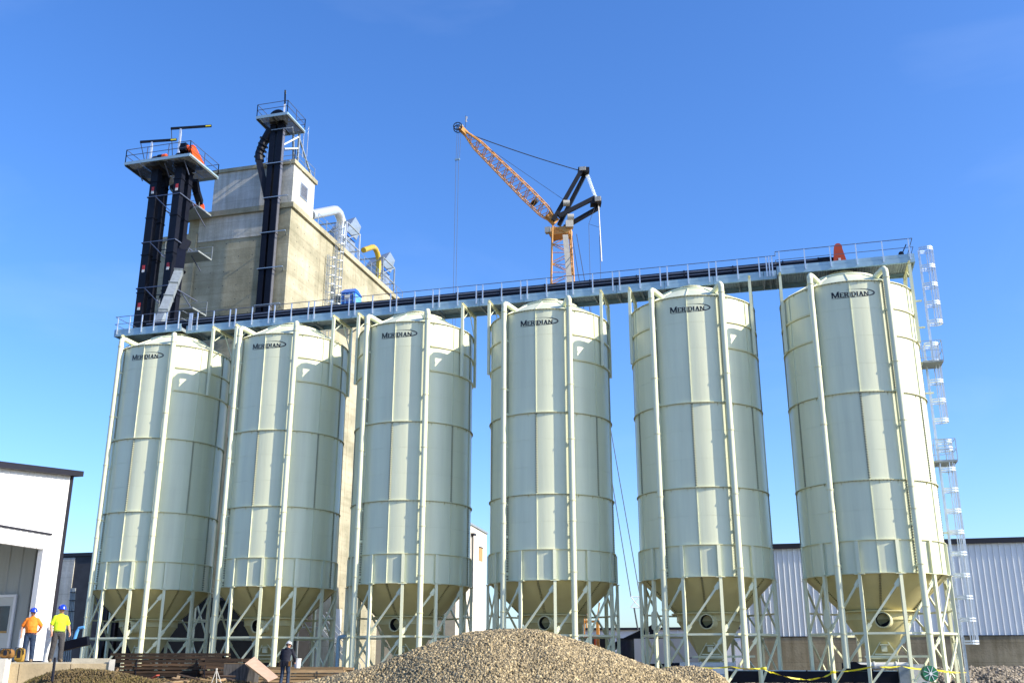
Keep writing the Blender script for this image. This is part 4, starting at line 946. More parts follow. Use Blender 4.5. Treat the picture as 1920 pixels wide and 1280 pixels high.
# dock slab and its retaining wall of big blocks
def dock():
    t = thing('dock', 'raised concrete dock in front of the white shed', 'dock', (0,0,0))
    a, b = atD(22,1239,31.2), atD(208,1239,31.6)
    zt = 1.27
    u = Vector((b.x-a.x, b.y-a.y, 0)).normalized(); n = Vector((-u.y, u.x, 0)); L = (b-a).length
    vd = Vector((b.x-CAMP.x, b.y-CAMP.y, 0)).normalized(); m = MB(); P = [a-u*9, b, b+vd*7-u*.25, a-u*9+n*7]
    m.add([(p.x,p.y,0) for p in P]+[(p.x,p.y,zt) for p in P], [(3,2,1,0),(4,5,6,7),(0,1,5,4),(1,2,6,5),(2,3,7,6),(3,0,4,7)]); m.build('slab', 'slab', t)
    # facing blocks, two courses, slightly uneven
    for c, (z0_, z1_) in enumerate(((.66,1.25),(.05,.65))):
        x = -1.2-(.45 if c else 0)
        while x < L-.15:
            w_ = min(1.45, L-x); o = Vector((a.x,a.y,0))+u*x; j = random.uniform(.05,.085)
            m = MB(); m.prism([(.012,0),(w_-.012,0),(w_-.012,j),(.012,j)], (o.x,o.y,z0_), u, -n, (0,0,1), z1_-z0_-.02); m.build('block', 'block', t); x += w_
    o = Vector((a.x,a.y,0))+u*(L-.02)-n*.12; m = MB(); m.prism([(0,0),(.17,0),(.10,.22),(-.07,.22)], (o.x,o.y,0), u, n, (0,0,1), zt+.08); m.build('end_post', 'block_white', t)
    o = Vector((a.x,a.y,0))-u*.36-n*.55; m = MB(); m.prism([(0,0),(.36,0),(.36,.5),(0,.5)], (o.x,o.y,0), u, n, (0,0,1), zt+.10); m.build('corner_post', 'block_white', t)
    o = o-u*1.3; m = MB(); m.prism([(0,0),(1.28,0),(1.28,.4),(0,.4)], (o.x,o.y,0), u, n, (0,0,1), zt+.10); m.build('return_wall', 'concrete_base', t)
    o = Vector((a.x,a.y,0))+u*1.55+n*.55; m = MB(); m.prism([(0,0),(L-1.75,0),(L-1.75,.14),(0,.14)], (o.x,o.y,zt+.001), u, n, (0,0,1), .11); m.build('kerb', 'slab', t)
    return t
dock()
ZD_ = 1.272
b = atD(87, 1240, 32.6); t = thing('bollard', 'white steel bollard between the two hard-hatted men', 'bollard', (b.x,b.y,ZD_)); 
MB().lathe([(.115,0),(.115,1.0),(.10,1.04),(.05,1.07),(.0,1.075)], 18).build('post', 'steel_white', t, smooth=40); MB().lathe([(.15,0),(.15,.015),(.115,.015)], 18).build('base_ring', 'steel_white', t)
b = atD(36, 1238, 33.8); t = thing('bollard', 'shorter pale bollard half hidden behind the man in orange', 'bollard', (b.x,b.y,ZD_)); MB().lathe([(.115,0),(.115,.98),(.10,1.02),(.0,1.04)], 18).build('post', 'steel_white', t, smooth=40); MB().lathe([(.15,0),(.15,.015),(.115,.015)], 18).build('base_ring', 'steel_white', t)
def bag(px, py, D, w_, h_, m_, label, upright):
    p = atD(px, py, D); t = thing('tool_bag', label, 'bag', (p.x,p.y,ZD_ if upright else ZD_+.11), rz=YAW)
    import bmesh
    bm = bmesh.new(); bmesh.ops.create_cube(bm, size=1); bmesh.ops.subdivide_edges(bm, edges=bm.edges[:], cuts=4, use_grid_fill=True)
    for v in bm.verts:
        d = v.co.copy(); r = (abs(d.x)**4+abs(d.y)**4+abs(d.z)**4)**.25/.5; v.co = d/r if r > 0 else d
        v.co.x *= w_*(1-.12*(v.co.z+.5)); v.co.y *= w_*.6; v.co.z = (v.co.z+.5)*h_+random.uniform(-.006,.006); v.co.x += random.uniform(-.008,.008)
    me = bpy.data.meshes.new('body'); bm.to_mesh(me); bm.free(); me.materials.append(MATS[m_]); me.polygons.foreach_set('use_smooth', [True]*len(me.polygons)); put(me, 'body', t)
    for sx in (-.18,.18): MB().tube([(sx*w_-.09,-.31*w_,h_*.55),(sx*w_-.07,-.33*w_,h_*1.02),(sx*w_+.07,-.33*w_,h_*1.02),(sx*w_+.09,-.31*w_,h_*.55)], .014, 6).build('handle', 'trim_black', t)
    MB().box(-.42*w_,.42*w_,-.325*w_,-.29*w_,h_*.18,h_*.45).build('pocket', m_, t); MB().box(-.05,.05,-.34*w_,-.30*w_,h_*.3,h_*.8).build('strap', 'trim_black', t)
bag(13, 1229, 30.9, .40, .26, 'leather', 'brown open-topped tool bag lying on the pale wall end', False)
bag(36, 1240, 31.4, .29, .40, 'canvas', 'tan upright tool bag standing on the dock edge', True)
# black stake
p = atD(97, 1280, 27.5); t = thing('stake', 'thin black stake standing in the soil heap', 'stake', (p.x,p.y,0)); MB().box(-.025,.025,-.025,.025,.3,1.39).build('shaft', 'trim_black', t); MB().lathe([(.0,.2),(.03,.3)], 8).build('point', 'trim_black', t)

# ---- heaps
def stones(name, pts, size, m_, seed=1, flat=1.):
    r = np.random.default_rng(seed); n = len(pts)
    base = np.array([(-1,-1,-1),(1,-1,-1),(1,1,-1),(-1,1,-1),(-1,-1,1),(1,-1,1),(1,1,1),(-1,1,1)], float)*.62
    s = np.minimum(r.lognormal(math.log(size), .42, n), size*2.1)[:,None,None]
    V = base[None]*(1+r.uniform(-.38,.38,(n,8,3)))*s*r.uniform(.65,1.3,(n,1,3))
    q = r.normal(size=(n,4)); q /= np.linalg.norm(q, axis=1)[:,None]; w_,x,y,z = q.T
    M = np.stack([1-2*(y*y+z*z),2*(x*y-z*w_),2*(x*z+y*w_),2*(x*y+z*w_),1-2*(x*x+z*z),2*(y*z-x*w_),2*(x*z-y*w_),2*(y*z+x*w_),1-2*(x*x+y*y)],1).reshape(n,3,3)
    V = np.einsum('nij,nkj->nki', M, V)+np.asarray(pts)[:,None,:]
    F = np.array([(3,2,1,0),(4,5,6,7),(0,1,5,4),(1,2,6,5),(2,3,7,6),(3,0,4,7)])
    return V.reshape(-1,3), (F[None]+8*np.arange(n)[:,None,None]).reshape(-1,4)
def big_mesh(name, V, F, m_):
    me = bpy.data.meshes.new(name); me.vertices.add(len(V)); me.vertices.foreach_set('co', V.astype(np.float32).ravel())
    me.loops.add(F.size); me.loops.foreach_set('vertex_index', F.ravel().astype(np.int32)); me.polygons.add(len(F)); me.polygons.foreach_set('loop_start', np.arange(0, F.size, 4, dtype=np.int32))
    me.update(); me.validate(); me.materials.append(MATS[m_]); return me
RT, FW = np.array((cY, sY, 0)), np.array((-sY, cY, 0)); C0 = np.array(CAMP)
def heap(name, label, D, prof, slope, back, n, size, m_, seed, cat, half, wob=.05):
    """ridge profile: pixel pairs of the crest at distance D; falls towards the viewer and away from him"""
    Q = [np.array(atD(px, py, D))-C0 for px, py in prof]; ts = np.array([q @ RT for q in Q]); zs = np.array([1.3+q[2] for q in Q])
    r = np.random.default_rng(seed)
    k1 = r.uniform(0, 6.28, 6)
    def h(t, d):
        z = np.interp(t, ts, zs)-(slope*np.where(d < 0, 1, 1.0))*(np.sqrt(d*d+.25)-.5)
        z = z+wob*(np.sin(2.1*t+k1[0])*np.sin(1.7*d+k1[1])+.6*np.sin(4.3*t+k1[2]+d)+.5*np.sin(5.1*d+k1[3]-t*2))*np.clip(np.abs(d)*2, 0, 1)
        return z
    nx, ny = 70, 34; T, Dd = np.meshgrid(np.linspace(ts[0], ts[-1], nx), np.linspace(-half, back, ny), indexing='ij')
    Z = np.maximum(h(T, Dd), -.05)-.02
    V = (C0*np.array((1,1,0)))[None]+RT[None]*T.reshape(-1,1)+FW[None]*(D+Dd).reshape(-1,1); V[:,2] = Z.ravel()
    F = np.array([(i*ny+j, (i+1)*ny+j, (i+1)*ny+j+1, i*ny+j+1) for i in range(nx-1) for j in range(ny-1)])
    t = r.uniform(ts[0], ts[-1], n); d = np.where(r.random(n) < .86, r.uniform(-half, .25, n), r.uniform(-half, back, n)); z = h(t, d)
    ok = z > .0; t, d, z = t[ok], d[ok], z[ok]
    P = (C0*np.array((1,1,0)))[None]+RT[None]*t[:,None]+FW[None]*(D+d)[:,None]; P[:,2] = z+size*.12
    SV, SF = stones(name, P, size, m_, seed)
    ob = put(big_mesh(name, np.vstack([V, SV]), np.vstack([F, SF+len(V)]), m_), name); ob['kind'] = 'stuff'; ob['label'] = label; ob['category'] = cat
    return ob
heap('gravel_heap', 'large tan gravel heap in the foreground', 24., [(380,1330),(500,1292),(560,1281),(620,1268),(698,1250),(760,1227),(817,1204),(850,1193),(880,1186),(934,1181),(975,1180),(1010,1184),(1050,1192),(1100,1206),(1150,1224),(1200,1243),(1250,1262),(1300,1280),(1400,1320)], .62, 3.2, 120000, .0185, 'gravel', 3, 'gravel', 3.6)
heap('gravel_heap', 'small low gravel heap beside the caution tape', 29., [(1150,1310),(1190,1275),(1225,1258),(1262,1250),(1300,1249),(1330,1256),(1355,1272),(1390,1310)], .6, 1.6, 14000, .020, 'gravel', 5, 'gravel', 1.8)
heap('rubble_bank', 'bank of grey rubble at the foot of the metal shed', 66., [(1380,1262),(1480,1262),(1560,1264),(1640,1263),(1700,1256),(1760,1252),(1810,1254),(1870,1251),(1960,1255)], .5, 2.0, 16000, .07, 'rubble', 9, 'rubble', 2.2, .1)
# soil heap with moss
def soil():
    prof = [(20,1300),(60,1273),(100,1259),(150,1254),(190,1256),(230,1262),(270,1272),(330,1290)]
    ob = heap('soil_heap', 'heap of mossy brown soil below the dock', 28.5, prof, .55, 1.3, 5200, .022, 'soil', 11, 'soil', 2.2, .05)
    r = np.random.default_rng(4); n = 2600; t = r.uniform(-13.2, -9.4, n); d = r.uniform(-1.2, .35, n)
    Q = [np.array(atD(px, py, 28.5))-C0 for px, py in prof]; ts = np.array([q @ RT for q in Q]); zs = np.array([1.3+q[2] for q in Q])
    z = np.interp(t, ts, zs)-.55*(np.sqrt(d*d+.25)-.5)
    P = (C0*np.array((1,1,0)))[None]+RT[None]*t[:,None]+FW[None]*(28.5+d)[:,None]; P[:,2] = z
    h = r.uniform(.02,.06,n); a = r.uniform(0,6.28,n); w_ = .008
    A = P+np.stack([np.cos(a)*w_,np.sin(a)*w_,0*a],1); B = P-np.stack([np.cos(a)*w_,np.sin(a)*w_,0*a],1); T = P+np.stack([r.normal(0,.02,n),r.normal(0,.02,n),h],1)
    V = np.stack([A,B,T,T+np.array((.003,0,0))],1).reshape(-1,3); F = np.arange(4*n).reshape(n,4)
    ob = put(big_mesh('moss', V, F, 'moss'), 'moss'); ob['kind'] = 'stuff'; ob['label'] = 'thin moss and grass on the soil heap'; ob['category'] = 'moss'
soil()

# ---- timber
def timber(label, px0, px1, pyt, D, rows, m_, thick, n_per, jitter, zb=0.05, tilt=0.):
    a, b = atD(px0, pyt, D), atD(px1, pyt, D); u = Vector((b.x-a.x, b.y-a.y, 0)).normalized(); nrm = Vector((-u.y,u.x,0)); L = (b-a).length; ht = a.z-zb
    t = thing('timber_stack', label, 'timber', (a.x,a.y,0), 'stacks of timber')
    k = rows; dz = ht/k
    for i in range(k):
        z = zb+i*dz
        for j in range(n_per):
            e0 = random.uniform(-jitter, jitter)*(1.6 if random.random() < .3 else 1); e1 = random.uniform(-jitter, jitter)*1.3; off = random.uniform(-.02,.03)+j*.30
            m = MB(); o = u*e0+nrm*off+Vector((0,0,z)); s_ = random.uniform(.62,.95)*dz
            m.prism([(0,0),(L+e1-e0,0),(L+e1-e0,.28),(0,.28)], o, u, nrm, (0,0,1), s_)
            m.v = [(x, y, z_+random.uniform(-.006,.006)+tilt*((Vector((x,y,0))).dot(u))) for x, y, z_ in m.v]; m.build('plank', m_, t)
    for x in (.18*L,.74*L): 
        o = u*x-nrm*.04; m = MB(); m.prism([(0,0),(.03,0),(.03,.02),(0,.02)], (o.x,o.y,zb), u, nrm, (0,0,1), ht*.8); m.build('strap', 'trim_black', t)
    for x in (.1*L,.5*L,.9*L): 
        o = u*x; m = MB(); m.prism([(0,0),(.12,0),(.12,1.2),(0,1.2)], (o.x,o.y,.0), u, nrm, (0,0,1), zb); m.build('bearer', 'wood_light', t)
    return t
timber('long stack of dark weathered planks before the leftmost silo', 222, 424, 1222, 45., 11, 'wood_dark', .1, 3, .22, .10)
timber('lower dark plank stack with ragged ends right of the long stack', 372, 448, 1233, 44.0, 9, 'wood_dark', .1, 3, .3, .05)
timber('light brown timber stack behind the dark-clothed workman', 432, 652, 1249, 46.5, 7, 'wood_light', .1, 3, .25, .15)
# stump block and plywood sheet
p = atD(455, 1262, 41.5); t = thing('timber_block', 'grey sawn timber block under the plywood sheet', 'block', (p.x,p.y,0), rz=R_(20))
MB().box(-.65,.55,-.5,.5,0,1.20).build('block_body', 'stump', t); MB().box(-.66,.56,-.51,.51,1.201,1.22).build('top_edge', 'wood_light', t)
A, B, C_, D_ = atD(477,1230,41), atD(522,1268,40.4), atD(503,1277,39.9), atD(459,1243,40.2)
t = thing('plywood_sheet', 'pale plywood sheet leaning on the timber block', 'sheet', (0,0,0)); nn = (B-A).cross(D_-A).normalized()*.02
MB().add([A,B,C_,D_,A+nn,B+nn,C_+nn,D_+nn], [(0,1,2,3),(7,6,5,4),(4,5,1,0),(5,6,2,1),(6,7,3,2),(7,4,0,3)]).build('board', 'plywood', t)
MB().bar(C_.lerp(D_,.05), C_.lerp(D_,.95), .02, .05).build('edge_batten', 'wood_light', t)
# loose offcuts at the foot of the stacks
r_ = random.Random(5)
for i in range(26):
    px = r_.uniform(215, 440); py = r_.uniform(1266, 1284); D = r_.uniform(38, 42); p = atD(px, py, D); L = r_.uniform(.25,.9)
    o = MB().box(-L/2,L/2,-.06,.06,-.02,.02).build('offcut', r_.choice(['wood_light','wood_dark','wood_dark','wood_light','red_bits']), None, (p.x,p.y,p.z)); o.rotation_euler = (r_.uniform(-.3,.3), r_.uniform(-.25,.25), r_.uniform(0,3.1)); tag(o, 'loose board offcut on the ground before the dark timber stacks', 'offcut', 'loose offcuts by the timber')
ob = heap('dirt_bank', 'bank of dark dirt under the timber offcuts', 41., [(170,1300),(215,1278),(260,1274),(330,1276),(400,1274),(450,1277),(520,1290)], .3, 1.5, 3000, .05, 'soil', 21, 'soil', 2.0, .04)
p = atD(215, 1282, 37); t = thing('wood_lath', 'pale wooden lath leaning at the left end of the timber stack', 'lath', (0,0,0)); MB().bar(atD(207,1284,38), atD(221,1253,38.4), .07, .03).build('shaft', 'wood_light', t); MB().bar(atD(221,1253,38.4), atD(221.5,1252,38.4), .05, .03).build('tip', 'wood_light', t)
t = thing('survey_tripod', 'small pale tripod stand before the dark plank stack', 'tripod', (0,0,0))
for px in (395, 406, 416): MB().bar(atD(406,1254,38.2), atD(px,1284,38.0), .022, .02).build('leg', 'crane_grey', t)
MB().tube([atD(406,1255,38.2), atD(406,1252,38.2)], .04, 10).build('head', 'crane_grey', t)
p = atD(558, 1243, 45.8); t = thing('bucket', 'white plastic bucket on the light timber stack beside the workman', 'bucket', (p.x,p.y,p.z-.19)); MB().lathe([(0,0),(.12,0),(.15,.36),(.165,.36),(.165,.40),(.14,.40),(.11,.03),(0,.03)], 18).build('shell', 'strap_white', t, smooth=35); MB().tube([pol(.16,a,.37) for a in np.linspace(-1.6,1.6,8)], .008, 5).build('handle', 'galv', t)

# ---- tape, conveyor and boxes under the right-hand silos
def tape():
    pts = [(1180,1255,47),(1252,1252,47.5),(1300,1250,47.6),(1370,1249,47.2),(1432,1252,47.6),(1450,1260,47.9),(1500,1272,48.2),(1535,1270,48.0),(1562,1259,47.7),(1640,1248,46.9),(1690,1248,47.0),(1750,1254,47.6),(1812,1260,49.2)]
    t = thing('caution_tape', 'yellow caution tape strung along the legs of the right-hand silos', 'tape', (0,0,0))
    P = [atD(*p) for p in pts]; Q = []
    for i in range(len(P)-1):
        for k in range(6):
            u = k/6; Q.append(P[i].lerp(P[i+1], u)+Vector((0,0,-.05*4*u*(1-u))))
    Q.append(P[-1]); m = MB(); vs = []
    for i, p in enumerate(Q):
        tw = 1.1*math.sin(i*.55)+.6*math.sin(i*1.7); hgt = .036
        vs += [p+Vector((0, math.sin(tw)*hgt, math.cos(tw)*hgt)), p-Vector((0, math.sin(tw)*hgt, math.cos(tw)*hgt))]
    m.add(vs, [(2*i,2*i+1,2*i+3,2*i+2) for i in range(len(Q)-1)]); m.build('ribbon', 'tape', t)
    for i in (1,4,8,11): MB().lathe([(.11,-.06),(.13,0),(.11,.06)], 12, c=P[i]).build('knot', 'tape', t)
tape()
t = thing('drag_conveyor', 'black trough conveyor lying under the two right-hand silos', 'conveyor', (0,0,0))
a = atY(1345,1266,-1.6); b = atY(1690,1266,-1.6)
for i in range(4):
    x0 = a.x+(b.x-a.x)*i/4; x1 = a.x+(b.x-a.x)*(i+1)/4; MB().box(x0+.01,x1-.01,-1.95,-1.35,.32,.84).build('trough_section', 'navy', t); MB().box(x1-.05,x1+.03,-2.0,-1.3,.28,.88).build('trough_flange', 'navy', t)
MB().box(a.x,b.x-.2,-2.0,-1.3,.842,.875).build('trough_lid', 'galv_blue', t)
for i in range(4): x = a.x+1+(b.x-a.x-2)*i/3; MB().box(x-.06,x+.06,-1.8,-1.5,0,.318).build('foot', 'navy', t)
c_ = atY(1600,1262,-1.6); m = MB(); m.prism([(-.5,0),(.9,0),(.75,.28),(.35,.3),(.15,.42),(-.1,.42)], (c_.x,-2.02,.85), (1,0,0), (0,0,1), (0,1,0), .1); m.build('lug_plate', 'navy', t)
for i, sx in enumerate((SX[4], SX[5])):
    t = thing('screw_conveyor', ['white screw conveyor tube under the second silo from the right','white screw conveyor tube under the rightmost silo'][i], 'conveyor', (sx,0,0), 'screw conveyors under the outlets')
    MB().tube([(-1.5,-.75,1.08),(1.2,-.75,1.08)], .17, 14).build('tube', 'steel_white', t, smooth=40); MB().tube([(-2.0,-.75,1.08),(-1.5,-.75,1.08)], .14, 12).build('motor', 'navy', t, smooth=40)
    for x in (-1.5,-.5,.5,1.2): MB().tube([(x-.03,-.75,1.08),(x+.03,-.75,1.08)], .21, 14).build('flange', 'steel_white', t, smooth=40)
    MB().bar((-.9,-.75,1.5),(2.2,-.75,1.52),.07,.1).build('slide_rail', 'cream', t); MB().tube([pol(.14, a_, 0)*1+Vector((-1.05,-.95,1.45)) for a_ in np.linspace(0,6.2,14)], .02, 5).build('chain_wheel', 'trim_black', t)
p = atY(1350,1264,-3.0); t = thing('control_box', 'pale grey control box with a label plate under the fifth silo', 'box', (p.x,-3.0,0)); MB().box(-.32,.32,0,.3,.1,1.02).build('cabinet', 'galv_bright', t); MB().box(-.2,.2,-.012,-.002,.55,.72).build('label_plate', 'galv_blue', t); MB().box(-.14,.14,-.016,-.013,.60,.67).build('nameplate', 'galv_dull', t)
for x in (-.28,.28): MB().box(x-.03,x+.03,.05,.1,0,.1).build('foot', 'galv', t)
p = atD(1745, 1262, 46.2); t = thing('green_fan', 'round dark green fan wheel at the foot of the rightmost silo', 'fan', (p.x,p.y,p.z), rz=YAW)
MB().tube([(0,0,0),(0,.3,0)], .33, 24).build('housing', 'green', t, smooth=40); MB().tube([(0,-.03,0),(0,.02,0)], .07, 10).build('hub', 'steel_white', t)
for k in range(4): a_ = k*math.pi/4+.4; MB().bar((math.cos(a_)*.31,-.012,math.sin(a_)*.31),(-math.cos(a_)*.31,-.012,-math.sin(a_)*.31),.02,.025).build('guard_bar', 'galv_bright', t)
for x in (-.25,.25): MB().box(x-.05,x+.05,0,.3,-p.z,-.36).build('stand', 'green', t)
p = atD(1708, 1262, 48.5); t = thing('grey_cabinet', 'pale cabinet with grey side behind the green fan', 'cabinet', (p.x,p.y,0)); MB().box(-.5,.05,0,.5,0,1.12).build('side_panel', 'galv_dull', t); MB().box(.052,.75,0,.5,0,1.16).build('door', 'steel_white', t)
# black arm beside the yellow-shirted man
t = thing('loader_arm', 'black loader arm resting behind the man in yellow', 'loader', (0,0,0)); MB().bar(atD(112,1213,44), atD(166,1200,44), .3, .36).build('arm', 'navy', t); MB().tube([atD(139,1200,44.2), atD(144,1184,44.2), atD(148,1177,44.2), atD(158,1175,44.2)], .07, 8).build('blue_hose', 'blue_light', t)
# tall rack of conduit by the dark building
t = thing('conduit_rack', 'tall rack of grey conduits rising behind the man in yellow', 'conduit', (0,0,0))
for k in range(4): MB().tube([atD(119+k*4.2,1240,70), atD(134+k*2.4,1102,70)], .05, 6).build('conduit', 'galv_dull', t)
for py in (1110,1125,1145,1180,1215): MB().bar(atD(117+(1240-py)*.11,py,69.9), atD(136+(1240-py)*.045,py,69.9), .05).build('clamp', 'trim_black', t)

# ================================================================== people
def sphere_pts(c, rx, ry, rz, nu=12, nv=8):
    m = MB(); vs = [(c[0], c[1], c[2]+rz)]
    for i in range(1, nv):
        f = math.pi*i/nv
        for j in range(nu): g = 2*math.pi*j/nu; vs.append((c[0]+rx*math.sin(f)*math.cos(g), c[1]+ry*math.sin(f)*math.sin(g), c[2]+rz*math.cos(f)))
    vs.append((c[0], c[1], c[2]-rz)); fs = [(0, 1+j, 1+(j+1)%nu) for j in range(nu)]
    for i in range(nv-2):
        for j in range(nu): a = 1+i*nu; b = a+nu; fs.append((a+j, b+j, b+(j+1)%nu, a+(j+1)%nu))
    L = len(vs)-1; a = 1+(nv-2)*nu; fs += [(L, a+(j+1)%nu, a+j) for j in range(nu)]
    return vs, fs
class Body:
    def __init__(s): s.m = MB(); s.tags = []
    def _t(s, n0, tag_): s.tags += [tag_]*(len(s.m.v)-n0)
    def ell(s, c, rx, ry, rz, tag_): n0 = len(s.m.v); s.m.add(*sphere_pts(c, rx, ry, rz)); s._t(n0, tag_)
    def limb(s, pts, rs, tag_, n=12):
        P, Q = [], []                                        # resample so that the tag look-up stays sharp
        for i in range(len(pts)-1):
            for k in range(5): u = k/5; P.append(Vector(pts[i]).lerp(Vector(pts[i+1]), u)); Q.append(rs[i]*(1-u)+rs[i+1]*u)
        P.append(Vector(pts[-1])); Q.append(rs[-1]); n0 = len(s.m.v); s.m.tube(P, Q, n); s._t(n0, tag_)
        s.ell(pts[0], rs[0], rs[0], rs[0], tag_); s.ell(pts[-1], rs[-1], rs[-1], rs[-1], tag_)
        for p, r in zip(pts[1:-1], rs[1:-1]): s.ell(p, r, r, r, tag_)
    def stack(s, secs, tag_, n=20):
        """secs: (x, y, z, rx, ry) cross-sections joined into one closed trunk"""
        full = []
        for a, b in zip(secs[:-1], secs[1:]):
            for k in range(3): full.append([a[i]+(b[i]-a[i])*k/3 for i in range(5)])
        full.append(secs[-1]); vs = []
        for x, y, z, rx, ry in full:
            for j in range(n): g = 2*math.pi*j/n; vs.append((x+rx*math.cos(g), y+ry*math.sin(g), z))
        k = len(full); fs = [(i*n+j, i*n+(j+1)%n, (i+1)*n+(j+1)%n, (i+1)*n+j) for i in range(k-1) for j in range(n)]+[tuple(range(n-1,-1,-1)), tuple((k-1)*n+j for j in range(n))]
        n0 = len(s.m.v); s.m.add(vs, fs); s._t(n0, tag_)
    def hand(s, wrist, d, out, tag_='skin'):
        """palm and five unequal fingers hanging along d, thumb towards out"""
        w_ = Vector(wrist); d = Vector(d).normalized(); o = Vector(out).normalized(); o = (o-d*o.dot(d)).normalized(); nrm = d.cross(o)
        c = w_+d*.05; s.limb([w_, w_+d*.085], [.030,.036], tag_, 8)
        for k, (off, L) in enumerate(((.030,.068),(.010,.078),(-.010,.073),(-.028,.058))):
            b = w_+d*.085+o*off; s.limb([b, b+d*L*.5+nrm*.006, b+d*L*.85+nrm*.028, b+d*L*.9+nrm*.045], [.0105,.010,.0092,.0085], tag_, 6)
        b = w_+d*.03+o*.028; s.limb([b, b+d*.035+o*.022, b+d*.065+o*.022+nrm*.012], [.013,.0115,.010], tag_, 6)
    def finish(s, name, tagmats, parent, voxel=.011):
        me = s.m.mesh('tmp', 'skin'); tmp = bpy.data.objects.new('tmp', me); COL.objects.link(tmp)
        md = tmp.modifiers.new('r', 'REMESH'); md.mode = 'VOXEL'; md.voxel_size = voxel; md.use_smooth_shade = True
        sm = tmp.modifiers.new('s', 'SMOOTH'); sm.factor = .5; sm.iterations = 3
        dg = bpy.context.evaluated_depsgraph_get(); dg.update(); ev = tmp.evaluated_get(dg); out = bpy.data.meshes.new_from_object(ev); bpy.data.objects.remove(tmp)
        names = list(dict.fromkeys(s.tags)); out.materials.clear()
        for q in names: out.materials.append(MATS[tagmats[q]])
        kd = kdtree.KDTree(len(s.m.v))
        for i, v in enumerate(s.m.v): kd.insert(v, i)
        kd.balance(); idx = [names.index(s.tags[kd.find(p.center)[1]]) for p in out.polygons]
        out.polygons.foreach_set('material_index', idx); out.polygons.foreach_set('use_smooth', [True]*len(out.polygons)); out.update()
        return put(out, name, parent)
def head(b, c, yaw, pitch=0.):
    """head with brow, nose, chin, ears; faces -y turned by yaw"""
    M = Matrix.Rotation(yaw, 3, 'Z') @ Matrix.Rotation(pitch, 3, 'X'); c = Vector(c)
    q = lambda x, y, z: c+M @ Vector((x, y, z))
    b.ell(c, .078, .095, .112, 'skin'); b.ell(q(0,-.035,-.062), .052, .055, .055, 'skin'); b.ell(q(0,.02,.03), .08, .09, .085, 'hair')
    b.limb([q(0,-.098,.012), q(0,-.116,-.022)], [.011,.016], 'skin', 6); b.ell(q(0,-.088,.03), .05, .014, .012, 'skin')
    for sx in (-1, 1): b.ell(q(.082*sx,.012,-.008), .012, .022, .03, 'skin')
    return q, M
def face(parent, q, M):
    for sx in (-1, 1): MB().add(*sphere_pts(q(.03*sx,-.088,.006), .011, .008, .009, 8, 6)).build('eye', 'trim_black', parent)
    MB().add(*sphere_pts(q(0,-.091,-.056), .022, .008, .005, 8, 6)).build('mouth', 'red_label', parent)
def hard_hat(parent, q, yaw, pitch, m_):
    o = MB().lathe([(.142,.0),(.137,.012),(.130,.03),(.122,.075),(.098,.118),(.055,.143),(.0,.150)], 28).build('hard_hat', m_, parent, q(0,.0,.028), smooth=40); o.rotation_euler = (pitch, 0, yaw)
    o.scale = (.93, 1.06, 1)
    br = MB(); pts = []
    vs = []
    for j in range(15):
        a = -1.15+2.3*j/14; vs += [(.135*math.sin(a), -.135*math.cos(a), .008), ((.15+.05*math.cos(a))*math.sin(a), -(.15+.05*math.cos(a))*math.cos(a), -.006), ((.15+.05*math.cos(a))*math.sin(a), -(.15+.05*math.cos(a))*math.cos(a), .004)]
    br.add(vs, [(3*j+a_, 3*j+3+a_, 3*j+3+b_, 3*j+b_) for j in range(14) for a_, b_ in ((0,1),(1,2),(2,0))]); br.build('brim', m_, o, smooth=50)
    MB().prism([(-.1,.118),(.1,.118),(.07,.142),(.0,.158),(-.07,.142)], (-.009,0,0), (0,1,0), (0,0,1), (1,0,0), .018).build('ridge', m_, o)
def standing(label, px, py, D, scale, mats, turn, head_yaw, arms, belly=0., zbase=None, hat='hat_blue', legs=None):
    p = atD(px, py, D); t = thing('person', label, 'person', (p.x, p.y, ZD_ if zbase is None else zbase), 'people at work on the site', YAW+turn); t.scale = (scale,)*3
    b = Body()
    lg = legs or {-1: ((-.095,0,.88),(-.115,-.01,.48),(-.125,.02,.09)), 1: ((.095,0,.88),(.115,-.01,.48),(.125,.02,.09))}
    for sx, (h_, k_, a_) in lg.items():
        b.limb([h_, k_, a_], [.108,.086,.078], 'pants'); b.limb([(a_[0],a_[1]+.035,.045),(a_[0]+.015*sx,a_[1]-.16,.040)], [.050,.046], 'boot'); b.ell((a_[0],a_[1],.085), .062,.068,.06, 'boot')
    b.stack([(0,0,.80,.12,.09),(0,0,.88,.182,.125),(0,0,.99,.172,.12)], 'pants')
    b.stack([(0,0,.93,.185,.13),(0,-.02*belly,1.06,.180+.012*belly,.125+.02*belly),(0,-.025*belly,1.18,.182+.014*belly,.126+.025*belly),(0,0,1.32,.198,.128),(0,0,1.40,.198,.112),(0,0,1.45,.155,.09),(0,0,1.49,.09,.07),(0,0,1.51,.06,.06)], 'shirt')
    b.limb([(0,.01,1.47),(0,-.005,1.58)], [.058,.054], 'skin')
    for sx, (e_, w_, hd, ho) in arms.items():
        s0 = Vector((.165*sx,0,1.395)); e_ = Vector(e_); w_ = Vector(w_); mid = s0.lerp(e_, .78)
        b.limb([s0, mid], [.070,.072], 'shirt'); b.limb([s0.lerp(e_, .6), e_], [.048,.043], 'skin'); b.limb([e_, e_.lerp(w_, .4), w_], [.043,.044,.029], 'skin'); b.hand(w_, hd, ho)
    q, M = head(b, (0,-.018,1.632), head_yaw, .08)
    b.finish('body', mats, t); face(t, q, M); hard_hat(t, q, head_yaw, .06, hat)
    MB().lathe([(1,0),(1.03,.005),(1.03,.035),(1,.04)], 24).build('belt', 'trim_black', t, (0,0,.925)).scale = (.186,.131,1)
    return t
